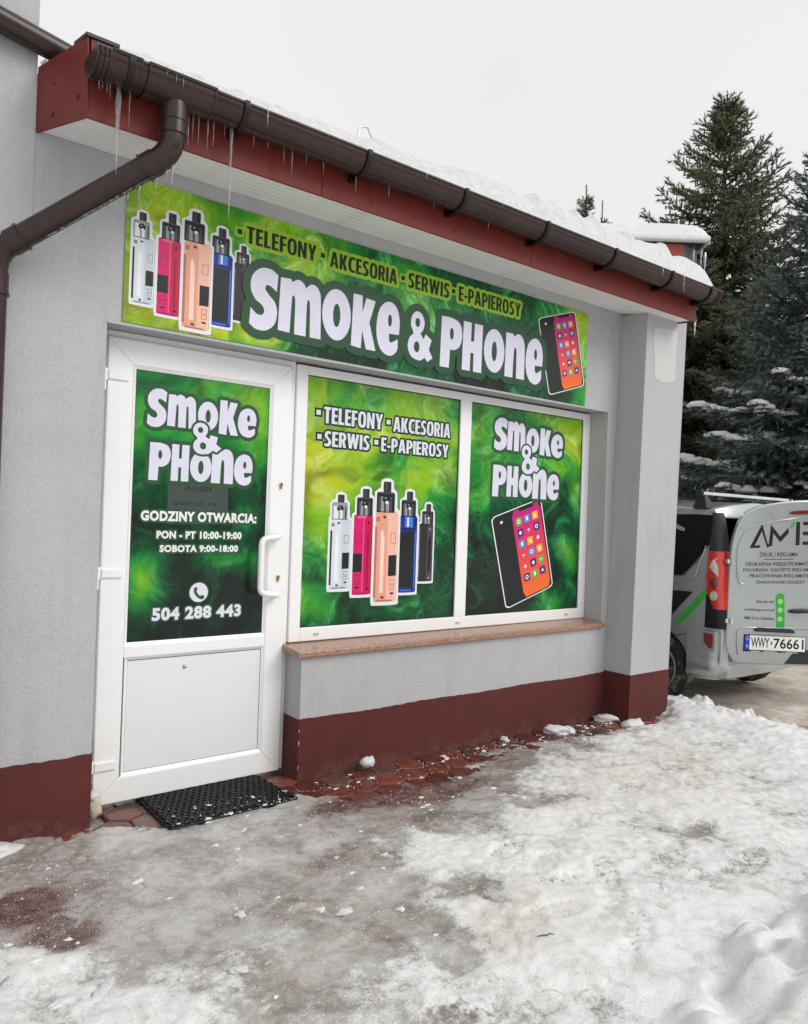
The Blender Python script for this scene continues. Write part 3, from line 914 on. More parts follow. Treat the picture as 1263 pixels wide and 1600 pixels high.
smA = smoke_mat('left_window_film', (1.174, 1.436), [(0,.92),(.25,.80),(.5,.56),(.75,.38),(1,.22)], [(0,-.12),(.15,-.04),(.3,.12),(.42,.48),(.6,.88),(.8,.84),(1,.66)],
                [(.08,.10,.2,.1,.3),(.45,1.33,.14,.12,-.28),(.88,.95,.3,.3,.06),(.12,.75,.25,.3,.16)], seed=11.7, dots=0.22, wisp=0.7, coat=.15)
smB = smoke_mat('right_window_film', (1.17, 1.436), [(0,.42),(.3,.30),(.6,.30),(.85,.44),(1,.62)], [(0,-.50),(.25,-.40),(.45,-.06),(.6,.34),(.8,.72),(1,.92)],
                [(1.06,.40,.13,.17,.5),(.85,.06,.16,.14,.45),(1.05,1.1,.2,.3,.18),(.55,.25,.35,.3,-.14),(.12,.75,.2,.2,.14)], seed=23.4, wisp=0.75, coat=.15)
g = MB(); g.box(1.170, 2.340, WY, 0.2, .801, 2.235)
g.build('pane', smA, win, origin=(1.170, WY, .801))
g = MB(); g.box(2.444, 3.610, WY, 0.2, .801, 2.235)
g.build('pane', smB, win, origin=(2.444, WY, .801))
plW = Plane((0, WY, 0), (1,0,0), (0,0,1), (0,-1,0))
WH2 = PM(214, 220, 226)
lt = MB()
E_ = .012
def bullet(mb, pl, x0, x1, y0, y1, layer, e, emi):
    pq(mb, pl, [(x0-e,y0-e),(x1+e,y0-e),(x1+e,y1+e),(x0-e,y1+e)], layer, emi)
    pq(mb, pl, [(x0,y0),(x1,y0),(x1,y1),(x0,y1)], layer+1, 0)
condensed(lt, plW, 'TELEFONY', (1.288,1.712,1.975,2.070), 1, 0, E_, 1)
condensed(lt, plW, 'AKCESORIA', (1.793,2.266,1.975,2.066), 1, 0, E_, 1)
condensed(lt, plW, 'SERWIS', (1.297,1.618,1.842,1.930), 1, 0, E_, 1)
condensed(lt, plW, 'E-PAPIEROSY', (1.706,2.256,1.845,1.930), 1, 0, E_, 1)
for (a, b) in ((1.237, 2.018), (1.742, 2.014), (1.248, 1.880), (1.654, 1.882)):
    bullet(lt, plW, a, a+.029, b, b+.028, 1, E_, 1)
lt.build('services_lettering', [WH2, INK], win)
lt = MB()
letters(lt, plW, [('S',2.672,2.800,1.935,2.160), ('m',2.800,2.985,1.940,2.148), ('o',2.995,3.130,1.942,2.118), ('K',3.138,3.264,1.930,2.128), ('e',3.262,3.396,1.925,2.098)], 1, 0, .024, 1)
letters(lt, plW, [('P',2.668,2.805,1.612,1.830), ('H',2.808,2.925,1.616,1.832), ('o',2.932,3.072,1.616,1.795), ('n',3.074,3.225,1.612,1.828), ('e',3.230,3.366,1.610,1.800)], 3, 0, .024, 1)
letters(lt, plW, [('&',2.945,3.122,1.788,1.996,0.22)], 5, 0, .013, 1)
lt.build('shop_name', [WHT, DGR], win)

# ---- printed pictures of vaping devices
PAL = [PM(226,228,230), PM(30,32,36), PM(70,72,76), PM(150,152,156), PM(46,46,58)]     # outline, black, dark grey, grey, tip
def device(mb, pl, style, xL, xR, zB, zT, tL, tR, tT, pT, base, mi):
    """body xL..xR, zB..zT; tank tL..tR up to tT; tip up to pT. mi = (front, side, light, dark) material slots"""
    f, sd, lg, dk = mi
    w = xR-xL; H = zT-zB
    tw = tR-tL; tc_ = (tL+tR)/2 + tw*.06
    tip = (tc_-tw*.21, tc_+tw*.21)
    o = .0125*w/.13
    sil = catmull([(xL-o,zB+.01*H,1),(xL-o*.6,zB-o*1.2,1),(xR,zB-o*1.2),(xR+o,zB+.01*H,1),(xR+o,zT-.02*H,1),(tR+o*1.2,zT+.04*H,1),(tR+o,tT,1),(tip[1]+o*1.3,tT+o*1.6,1),(tip[1]+o,pT+.3*o),(tip[1]-.2*tw,pT+o*1.3),(tip[0]-o,pT+.3*o),(tip[0]-o*1.3,tT+o*1.6,1),(tL-o,tT,1),(tL-o,zT+.03*H,1),(xL-o,zT,1)], 4)
    fill(mb, pl, [sil], base, 0)
    L = base+1
    # tank: smoked tube with light centre and coil
    q = lambda pts, l, m_: pq(mb, pl, pts, l, m_)
    silver = style == 'silver'
    q([(tL,zT-.02*H),(tR,zT-.02*H),(tR,tT-.02*H),(tR-.05*tw,tT),(tL+.05*tw,tT),(tL,tT-.02*H)], L, 3 if silver else 2)
    tones = (3, 0, 0, 3, 0, 3, 3) if silver else (1, 2, 3, 22, 3, 2, 1)
    wid = (.10, .14, .16, .12, .16, .18, .14)
    xx = tL
    for tn, wd in zip(tones, wid):
        q([(xx,zT-.01*H),(xx+wd*tw,zT-.01*H),(xx+wd*tw,tT-.05*H),(xx,tT-.05*H)], L+1, tn); xx += wd*tw
    q([(tL+.0*tw,tT-.05*H),(tR,tT-.05*H),(tR,tT-.018*H),(tL,tT-.018*H)], L+2, 3 if silver else 1)
    fill(mb, pl, [ell(tc_-.04*tw, zT+.62*(tT-zT), .22*tw, .20*(tT-zT), 14)], L+3, 1)
    fill(mb, pl, [ell(tc_, zT+.45*(tT-zT), .09*tw, .09*(tT-zT), 10)], L+4, 0)
    fill(mb, pl, [ell(tc_-.08*tw, zT+.68*(tT-zT), .06*tw, .05*(tT-zT), 10)], L+4, 3)
    q([(tR-.16*tw,zT),(tR-.08*tw,zT),(tR-.08*tw,tT-.06*H),(tR-.16*tw,tT-.06*H)], L+3, 1)
    # tip
    fill(mb, pl, [catmull([(tip[0],tT,1),(tip[1],tT,1),(tip[1],pT-.01*H),(tip[1]-.06*tw,pT,1),(tip[0]+.06*tw,pT,1),(tip[0],pT-.01*H)], 3)], L+5, 4)
    q([(tip[0]+.25*(tip[1]-tip[0]),tT+.005),(tip[0]+.5*(tip[1]-tip[0]),tT+.005),(tip[0]+.5*(tip[1]-tip[0]),pT-.01*H),(tip[0]+.25*(tip[1]-tip[0]),pT-.01*H)], L+6, 2)
    # body
    body = catmull([(xL+.02*w,zB+.015*H,1),(xL+.10*w,zB),(xR-.12*w,zB+.0*H),(xR,zB+.02*H,1),(xR,zT-.035*H,1),(xR-.10*w,zT-.005*H,1),(xL+.25*w,zT,1),(xL+.02*w,zT-.015*H,1)], 3)
    fill(mb, pl, [body], L, f)
    if style in ('silver', 'peach'):
        s0, s1 = xL+.03*w, xL+.55*w
        fill(mb, pl, [[(s0,zB+.02*H),(s1,zB+.0*H),(s1,zT-.08*H),(s1-.10*w,zT-.02*H),(s0,zT-.03*H)]], L+1, sd)
        q([(xL+.01*w,zB+.06*H),(xL+.10*w,zB+.05*H),(xL+.10*w,zT-.18*H),(xL+.01*w,zT-.17*H)], L+2, 1 if silver else dk)
        q([(xL+.26*w,zB+.10*H),(xL+.42*w,zB+.10*H),(xL+.42*w,zT-.30*H),(xL+.34*w,zT-.20*H),(xL+.26*w,zT-.24*H)], L+2, lg)
        q([(xL+.05*w,zT-.12*H),(xL+.2*w,zT-.12*H),(xL+.2*w,zT-.07*H),(xL+.05*w,zT-.07*H)], L+2, dk)
        for zz in (zB+.05*H, zT-.07*H):
            fill(mb, pl, [ell(xL+.40*w, zz, .07*w, .017*H, 12)], L+3, 2)
        fx0, fx1 = xL+.62*w, xR-.03*w
    elif style == 'pink':
        s0, s1 = xL+.60*w, xR-.02*w
        fill(mb, pl, [[(s0,zB+.01*H),(s1,zB+.02*H),(s1,zT-.06*H),(s0+.12*w,zT-.01*H),(s0,zT-.06*H)]], L+1, sd)
        q([(s0+.10*w,zB+.12*H),(s0+.22*w,zB+.12*H),(s0+.22*w,zT-.2*H),(s0+.10*w,zT-.25*H)], L+2, dk)
        q([(xL+.15*w,zT-.05*H),(s0,zT-.05*H),(s0+.1*w,zT-.015*H),(xL+.22*w,zT-.015*H)], L+2, lg)
        for zz in (zB+.07*H, zT-.10*H):
            fill(mb, pl, [ell(xL+.78*w, zz, .07*w, .018*H, 12)], L+3, 1)
        fx0, fx1 = xL+.02*w, xL+.48*w
    elif style == 'blue':
        q([(xL+.0*w,zB+.06*H),(xR-.14*w,zB+.06*H),(xR-.14*w,zT-.20*H),(xL+.0*w,zT-.22*H)], L+1, 1)
        q([(xR-.12*w,zB+.05*H),(xR-.06*w,zB+.05*H),(xR-.06*w,zT-.2*H),(xR-.12*w,zT-.22*H)], L+2, lg)
        q([(xL+.3*w,zT-.16*H),(xL+.75*w,zT-.16*H),(xL+.75*w,zT-.02*H),(xL+.3*w,zT-.02*H)], L+2, lg)
        q([(xL+.0*w,zT-.19*H),(xR-.02*w,zT-.18*H),(xR-.02*w,zT-.165*H),(xL+.0*w,zT-.175*H)], L+3, dk)
        q([(xL+.42*w,zT-.15*H),(xL+.52*w,zT-.15*H),(xL+.52*w,zT-.03*H),(xL+.42*w,zT-.03*H)], L+3, 0)
        q([(xL+.0*w,zB+.02*H),(xL+.05*w,zB+.02*H),(xL+.05*w,zT-.03*H),(xL+.0*w,zT-.03*H)], L+2, dk)
        q([(xL+.86*w,zT-.14*H),(xL+.96*w,zT-.14*H),(xL+.96*w,zT-.03*H),(xL+.86*w,zT-.03*H)], L+3, dk)
        q([(xL+.12*w,zB+.02*H),(xR-.25*w,zB+.02*H),(xR-.25*w,zB+.035*H),(xL+.12*w,zB+.035*H)], L+2, lg)
        rr = random.Random(5)
        for k in range(9):                          # engraved wave lines on the dark leather
            cx, cz = xL+(.25+.5*rr.random())*w, zB+(.15+.55*rr.random())*H
            q([(cx,cz),(cx+.10*w,cz+.02*H),(cx+.11*w,cz+.026*H),(cx,cz+.006*H)], L+2, 2)
        return
    else:                                           # black
        s0 = xL+.58*w
        fill(mb, pl, [[(s0,zB+.01*H),(xR-.02*w,zB+.02*H),(xR-.02*w,zT-.05*H),(s0+.15*w,zT-.01*H),(s0,zT-.05*H)]], L+1, sd)
        q([(s0+.10*w,zB+.16*H),(s0+.28*w,zB+.18*H),(s0+.28*w,zT-.20*H),(s0+.10*w,zT-.28*H)], L+2, dk)
        for zz in (zB+.06*H, zT-.10*H):
            fill(mb, pl, [ell(s0+.18*w, zz, .07*w, .018*H, 12)], L+3, 3)
        q([(xL+.05*w,zB+.10*H),(xL+.09*w,zB+.10*H),(xL+.09*w,zT-.1*H),(xL+.05*w,zT-.1*H)], L+2, lg)
        return
    # rounded edges: a dark line on the shadow side, a bright one beside it
    q([(xR-.035*w,zB+.03*H),(xR-.0*w,zB+.03*H),(xR-.0*w,zT-.05*H),(xR-.035*w,zT-.04*H)], L+2.5, dk)
    q([(fx1-.03*w if style != 'pink' else fx1+.03*w,zB+.03*H),(fx1+.015*w if style != 'pink' else fx1+.07*w,zB+.03*H),(fx1+.015*w if style != 'pink' else fx1+.07*w,zT-.05*H),(fx1-.03*w if style != 'pink' else fx1+.03*w,zT-.05*H)], L+2.7, lg)
    q([(xL+.12*w,zB+.005*H),(xR-.15*w,zB+.005*H),(xR-.2*w,zB+.022*H),(xL+.12*w,zB+.022*H)], L+2.6, dk)
    # front details: fire button, screen, two keys, port
    fw = fx1-fx0
    def frame(a0, a1, b0, b1, m_):
        t = .035*w
        for (u0,u1,v0,v1) in ((a0,a1,b0,b0+t*.6),(a0,a1,b1-t*.6,b1),(a0,a0+t*.6,b0,b1),(a1-t*.6,a1,b0,b1)):
            pq(mb, pl, [(u0,v0),(u1,v0),(u1,v1),(u0,v1)], L+3 + (0.3 if u1-u0 < t else 0), m_)
    frame(fx0+.2*fw, fx1-.15*fw, zT-.36*H, zT-.24*H, dk)
    q([(fx0,zB+.28*H),(fx1,zB+.285*H),(fx1,zB+.515*H),(fx0,zB+.51*H)], L+3, 1)
    frame(fx0+.25*fw, fx1-.15*fw, zB+.19*H, zB+.245*H, dk)
    frame(fx0+.25*fw, fx1-.15*fw, zB+.13*H, zB+.18*H, dk)
    fill(mb, pl, [ell((fx0+fx1)/2+.04*fw, zB+.09*H, .26*fw, .012*H, 12)], L+3, 1)

DEV_MATS = [PAL[0], PAL[1], PAL[2], PAL[3], PAL[4],
            PM(196,206,214), PM(214,220,226), PM(232,236,240), PM(120,128,136),        # 5 silver
            PM(214,22,104), PM(196,16,70), PM(238,92,150), PM(150,14,70),              # 9 pink
            PM(238,184,164), PM(226,158,132), PM(246,210,196), PM(176,112,92),         # 13 peach
            PM(22,48,140), PM(16,30,100), PM(70,120,220), PM(12,20,66),                # 17 blue
            PM(44,44,46), PM(70,70,72), PM(116,116,120), PM(26,26,28)]                 # 21 black
def five(pl, parent, specs):
    order = (4, 0, 1, 3, 2)
    st = ('silver', 'pink', 'peach', 'blue', 'black')
    for n_, i in enumerate(order):
        mb = MB(); k = 5 + 4*i
        device(mb, pl, st[i], *specs[i], 1 + n_*9, (k, k+1, k+2, k+3))
        o = mb.build('vaporizer_picture', DEV_MATS, parent)
        o['label'] = 'printed picture of a %s vaporizer with a white outline' % {'silver':'silver','pink':'crimson','peach':'peach','blue':'blue and black','black':'small black'}[st[i]]
five(plW, win, [(1.358,1.500,1.012,1.428, 1.366,1.475,1.520,1.566), (1.520,1.664,.972,1.455, 1.540,1.657,1.557,1.609), (1.678,1.856,.922,1.482, 1.685,1.824,1.596,1.661), (1.868,2.010,.974,1.460, 1.878,1.995,1.555,1.609), (2.028,2.147,1.040,1.412, 2.050,2.144,1.490,1.536)])

def mobile(pl, parent, Tm, name):
    """phone picture seen at an angle. Tm maps unit coordinates (u 0..1 across the whole outline, v 0..1 up) to the sheet"""
    mb = MB()
    def rr(u0, u1, v0, v1, ru, rv, n=5):
        pts = []
        for (cu_, cv_, a0) in ((u1-ru, v1-rv, 0), (u0+ru, v1-rv, 90), (u0+ru, v0+rv, 180), (u1-ru, v0+rv, 270)):
            for k in range(n+1):
                a = R(a0 + 90*k/n); pts.append((cu_ + ru*math.cos(a), cv_ + rv*math.sin(a)))
        return [Tm(*p_) for p_ in pts]
    fill(mb, pl, [rr(0,1,0,1,.09,.045)], 1, 0)
    fill(mb, pl, [rr(.018,.982,.010,.990,.085,.042)], 2, 1)
    # screen in bands from magenta at the top to orange at the bottom
    NBD = 14
    s0, s1, t0, t1 = .385, .955, .025, .975
    for k in range(NBD):
        a, b = t0 + (t1-t0)*k/NBD, t0 + (t1-t0)*(k+1)/NBD
        ins = .04 if k in (0, NBD-1) else 0.0
        lo_, hi_ = (ins if k == 0 else 0), (ins if k == NBD-1 else 0)
        pq(mb, pl, [Tm(s0+lo_,a), Tm(s1-lo_,a), Tm(s1-hi_,b), Tm(s0+hi_,b)], 3, 6+k)
    fill(mb, pl, [rr(.53,.82,.945,.985,.03,.015)], 4, 1)
    fill(mb, pl, [rr(.15,.20,.895,.925,.024,.014)], 4, 0)
    cols = [(2,3,4),(5,-1,5),(3,4,-2),(-3,3,4),(-2,5,2),(5,2,5)]
    for r0 in range(6):
        for c0 in range(3):
            cu_, cv_ = .50 + .165*c0, .845 - .123*r0
            cc = cols[r0][c0]
            if cc > 0:
                fill(mb, pl, [rr(cu_-.058, cu_+.058, cv_-.042, cv_+.042, .02, .013, 3)], 4, cc)
            k = (r0*3+c0) % 5
            if k == 0:
                fill(mb, pl, [[Tm(cu_+.032*math.cos(t), cv_+.024*math.sin(t)) for t in [2*math.pi*i/12 for i in range(12)]], [Tm(cu_+.018*math.cos(t), cv_+.012*math.sin(t)) for t in [2*math.pi*i/12 for i in range(12)]]], 5, 0)
            elif k == 1:
                pq(mb, pl, [Tm(cu_-.02,cv_-.022), Tm(cu_+.02,cv_-.022), Tm(cu_+.02,cv_+.022), Tm(cu_-.02,cv_+.022)], 5, 0)
            elif k == 2:
                pq(mb, pl, [Tm(cu_-.03,cv_-.014), Tm(cu_+.03,cv_-.014), Tm(cu_,cv_+.026)], 5, 0)
            elif k == 3:
                fill(mb, pl, [[Tm(cu_+.026*math.cos(t), cv_+.022*math.sin(t)) for t in [2*math.pi*i/10 for i in range(10)]]], 5, 0)
            else:
                pq(mb, pl, [Tm(cu_-.028,cv_-.004), Tm(cu_+.028,cv_-.004), Tm(cu_+.028,cv_+.006), Tm(cu_-.028,cv_+.006)], 5, 0)
                pq(mb, pl, [Tm(cu_-.005,cv_-.024), Tm(cu_+.005,cv_-.024), Tm(cu_+.005,cv_-.006), Tm(cu_-.005,cv_-.006)], 5, 0)
    def lerp(a, b, t): return tuple(int(round(a[i] + (b[i]-a[i])*t)) for i in range(3))
    ms = [PM(238,238,238), PM(32,32,35), PM(96,176,60), PM(66,140,214), PM(248,170,44), PM(60,40,120)]
    ms += [PM(*(lerp((240,112,44),(226,60,90),k/(NBD*.5)) if k < NBD*.5 else lerp((226,60,90),(190,24,130),(k-NBD*.5)/(NBD*.5)))) for k in range(NBD)]
    mb.build(name, ms, parent)
def para(tl, tr, br, bl):
    def T(u, v):
        return tuple((bl[i]*(1-u)+br[i]*u)*(1-v) + (tl[i]*(1-u)+tr[i]*u)*v for i in (0, 1))
    return T
mobile(plW, win, para((2.665,1.462),(3.170,1.622),(3.335,.975),(2.842,.822)), 'phone_picture')

# ------------------------------------------------------------------ the fascia sign
sign = thing('shop_sign', 'wide green printed shop sign fixed to the wall above the door and window', 'sign', (1.735, -0.004, 2.303))
SW, SH = 3.342, 0.676
SY = -0.008
smS = smoke_mat('sign_print', (SW, SH), [(0,1.0),(.12,.98),(.22,.80),(.36,.56),(.52,.34),(.62,-.36),(.80,-.42),(.89,.20),(.96,.84),(1,.92)], [(0,.34),(.3,.36),(.7,.48),(1,.54)],
                [(.30,.10,.5,.12,.26),(.10,.30,.25,.4,.16),(.95,.04,.12,.08,-.35),(1.75,.08,.2,.1,-.2),(1.9,.35,.3,.2,.05),(3.2,.55,.16,.2,.22),(3.1,.06,.2,.12,-.3)], seed=5.5, zscale=1.15, wisp=1.0)
g = MB(); g.box(0.066, 0.066+SW, SY, -0.0005, 2.303, 2.303+SH)
g.build('sign_board', smS, sign, origin=(0.066, SY, 2.303))
plS = Plane((0, SY, 0), (1,0,0), (0,0,1), (0,-1,0))
lt = MB()
letters(lt, plS, [('S',.700,.862,2.388,2.712), ('m',.866,1.130,2.400,2.694), ('o',1.135,1.324,2.412,2.696), ('K',1.330,1.502,2.396,2.696), ('e',1.504,1.674,2.387,2.698),
                  ('&',1.737,1.928,2.393,2.684), ('P',1.992,2.172,2.384,2.696), ('H',2.176,2.352,2.390,2.698), ('o',2.364,2.552,2.410,2.694), ('n',2.558,2.746,2.402,2.700), ('e',2.758,2.930,2.387,2.698)], 50, 0, .046, 1)
lt.build('shop_name', [WHT, PM(38,76,50)], sign)
lt = MB()
E2 = .020
BL2 = PM(30, 46, 26); LIME = PM(150, 190, 48)
condensed(lt, plS, 'TELEFONY', (.672,1.088,2.817,2.904), 1, 0, E2, 1)
condensed(lt, plS, 'AKCESORIA', (1.176,1.644,2.811,2.898), 1, 0, E2, 1)
condensed(lt, plS, 'SERWIS', (1.728,2.056,2.814,2.904), 1, 0, E2, 1)
condensed(lt, plS, 'E-PAPIEROSY', (2.134,2.698,2.818,2.910), 1, 0, E2, 1)
for a, b in ((.620,2.851), (1.116,2.848), (1.675,2.848), (2.077,2.854)):
    bullet(lt, plS, a, a+.027, b, b+.026, 1, E2*.6, 1)
lt.build('services_lettering', [BL2, LIME], sign)
five(plS, sign, [(.099,.204,2.402,2.712, .099,.178,2.787,2.826), (.217,.332,2.370,2.735, .234,.323,2.811,2.859), (.343,.484,2.328,2.757, .343,.447,2.848,2.897), (.488,.600,2.367,2.731, .488,.581,2.811,2.854), (.610,.692,2.412,2.706, .620,.692,2.760,2.797)])
mobile(plS, sign, para((2.872,2.846),(3.260,2.968),(3.392,2.448),(3.010,2.330)), 'phone_picture')
# ------------------------------------------------------------------ ground: trodden ice and snow over pavers
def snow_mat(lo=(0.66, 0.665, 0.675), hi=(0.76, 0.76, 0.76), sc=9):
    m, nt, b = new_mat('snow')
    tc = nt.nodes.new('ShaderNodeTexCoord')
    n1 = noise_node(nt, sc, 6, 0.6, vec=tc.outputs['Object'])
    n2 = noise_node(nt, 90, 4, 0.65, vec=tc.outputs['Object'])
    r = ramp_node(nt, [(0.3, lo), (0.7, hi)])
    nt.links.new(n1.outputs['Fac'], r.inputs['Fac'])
    nt.links.new(r.outputs['Color'], b.inputs['Base Color'])
    b.inputs['Roughness'].default_value = 0.65
    b.inputs['Subsurface Weight'].default_value = 0.25
    b.inputs['Subsurface Radius'].default_value = (0.02, 0.025, 0.03)
    h = math_node(nt, 'ADD', math_node(nt, 'MULTIPLY', n1.outputs['Fac'], 1.0), math_node(nt, 'MULTIPLY', n2.outputs['Fac'], 0.35))
    bump_link(nt, b, h, 0.5, 0.012)
    return m
M['snow'] = snow_mat()
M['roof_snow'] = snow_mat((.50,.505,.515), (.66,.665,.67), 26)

def ice_mat():
    """attributes of the sheet: snow = packed snow cover, red = thin wet ice over red pavers, dirt = sandy grit"""
    m, nt, b = new_mat('trodden_ice')
    tc = nt.nodes.new('ShaderNodeTexCoord')
    def att(n):
        a = nt.nodes.new('ShaderNodeAttribute'); a.attribute_name = n
        return a.outputs['Fac']
    sn, rd, dt, jo_ = att('snow'), att('red'), att('dirt'), att('joint')
    v = tc.outputs['Object']
    a1 = noise_node(nt, 3.2, 6, 0.62, 0.6, vec=v)
    a2 = noise_node(nt, 22, 6, 0.72, 0.3, vec=v)
    a3 = noise_node(nt, 120, 4, 0.7, vec=v)
    a4 = noise_node(nt, 7.5, 5, 0.6, 1.2, vec=v)
    # clear, greyish-mauve ice with darker and milkier zones
    ice = ramp_node(nt, [(0.34, (0.17, 0.140, 0.127)), (0.44, (0.29, 0.256, 0.236)), (0.50, (0.385, 0.358, 0.336)), (0.57, (0.475, 0.462, 0.445)), (0.68, (0.62, 0.615, 0.605))])
    nt.links.new(math_node(nt, 'ADD', math_node(nt, 'MULTIPLY', a1.outputs['Fac'], 0.70), math_node(nt, 'MULTIPLY', a2.outputs['Fac'], 0.30)), ice.inputs['Fac'])
    red = ramp_node(nt, [(0.3, (0.035, 0.016, 0.013)), (0.5, (0.10, 0.026, 0.020)), (0.7, (0.20, 0.12, 0.10))])
    nt.links.new(a4.outputs['Fac'], red.inputs['Fac'])
    rf = math_node(nt, 'ADD', rd, math_node(nt, 'MULTIPLY', math_node(nt, 'SUBTRACT', a2.outputs['Fac'], 0.5), 1.3))
    rr = ramp_node(nt, [(0.36, 0.0), (0.66, 0.92)])
    nt.links.new(rf, rr.inputs['Fac'])
    c = mix_node(nt, rr.outputs['Color'], ice.outputs['Color'], red.outputs['Color'])
    jf = math_node(nt, 'MULTIPLY', jo_, math_node(nt, 'ADD', math_node(nt, 'MULTIPLY', a2.outputs['Fac'], 1.6), -.35), True)
    c = mix_node(nt, jf, c, (0.045, 0.034, 0.028))
    # packed snow with broken edges
    s = math_node(nt, 'ADD', sn, math_node(nt, 'MULTIPLY', math_node(nt, 'SUBTRACT', a2.outputs['Fac'], 0.5), 1.1))
    s = math_node(nt, 'ADD', s, math_node(nt, 'MULTIPLY', math_node(nt, 'SUBTRACT', a3.outputs['Fac'], 0.5), 0.55))
    s = math_node(nt, 'ADD', s, math_node(nt, 'MULTIPLY', math_node(nt, 'SUBTRACT', a1.outputs['Fac'], 0.5), 0.55))
    sr = ramp_node(nt, [(0.28, 0.0), (0.44, 0.28), (0.58, 0.80), (0.78, 1.0)])
    nt.links.new(s, sr.inputs['Fac'])
    snc = ramp_node(nt, [(0.28, (0.54, 0.53, 0.515)), (0.40, (0.72, 0.715, 0.705)), (0.52, (0.82, 0.82, 0.82))])
    nt.links.new(a4.outputs['Fac'], snc.inputs['Fac'])
    gn = ramp_node(nt, [(0.30, 0.82), (0.46, 1.0), (0.70, 1.04)])
    nt.links.new(a3.outputs['Fac'], gn.inputs['Fac'])
    snc_c = mix_node(nt, 1.0, snc.outputs['Color'], gn.outputs['Color'], 'MULTIPLY')
    df = math_node(nt, 'ADD', dt, math_node(nt, 'MULTIPLY', math_node(nt, 'SUBTRACT', a4.outputs['Fac'], 0.5), 1.6))
    dr = ramp_node(nt, [(0.42, 0.0), (0.9, 0.85)])
    nt.links.new(df, dr.inputs['Fac'])
    snow_c = mix_node(nt, dr.outputs['Color'], snc_c, (0.60, 0.515, 0.41))
    c = mix_node(nt, sr.outputs['Color'], c, snow_c)
    # thin tan and white crusts left on the ice
    tn = noise_node(nt, 8.5, 8, .62, .8, vec=v)
    tr_ = ramp_node(nt, [(.655, 0.0), (.668, .85)])
    nt.links.new(tn.outputs['Fac'], tr_.inputs['Fac'])
    tcx = ramp_node(nt, [(.35, (.50,.42,.33)), (.6, (.66,.62,.56))])
    nt.links.new(a4.outputs['Fac'], tcx.inputs['Fac'])
    c = mix_node(nt, tr_.outputs['Color'], c, tcx.outputs['Color'])
    # crumbs of grit and white grains
    g = noise_node(nt, 260, 2, 0.5, vec=v)
    gr = ramp_node(nt, [(0.60, 0.0), (0.68, 1.0)])
    nt.links.new(g.outputs['Fac'], gr.inputs['Fac'])
    g2 = ramp_node(nt, [(0.40, 0.0), (0.56, 0.95)])
    nt.links.new(a2.outputs['Fac'], g2.inputs['Fac'])
    c = mix_node(nt, math_node(nt, 'MULTIPLY', gr.outputs['Color'], g2.outputs['Color']), c, (0.85, 0.85, 0.85))
    k = noise_node(nt, 75, 4, 0.75, vec=v)
    kr = ramp_node(nt, [(0.655, 0.0), (0.72, 0.75)])
    nt.links.new(k.outputs['Fac'], kr.inputs['Fac'])
    c = mix_node(nt, kr.outputs['Color'], c, (0.07, 0.055, 0.045))
    nt.links.new(c, b.inputs['Base Color'])
    ro = ramp_node(nt, [(0.0, 0.11), (0.35, 0.34), (1.0, 0.70)])
    nt.links.new(sr.outputs['Color'], ro.inputs['Fac'])
    nt.links.new(ro.outputs['Color'], b.inputs['Roughness'])
    b.inputs['Specular IOR Level'].default_value = 0.42
    h = math_node(nt, 'ADD', math_node(nt, 'MULTIPLY', sr.outputs['Color'], 0.55), math_node(nt, 'MULTIPLY', a2.outputs['Fac'], 0.5))
    h = math_node(nt, 'ADD', h, math_node(nt, 'MULTIPLY', math_node(nt, 'MULTIPLY', a3.outputs['Fac'], 0.9), math_node(nt, 'ADD', sr.outputs['Color'], 0.15)))
    bump_link(nt, b, h, 0.55, 0.008)
    return m
M['ice'] = ice_mat()

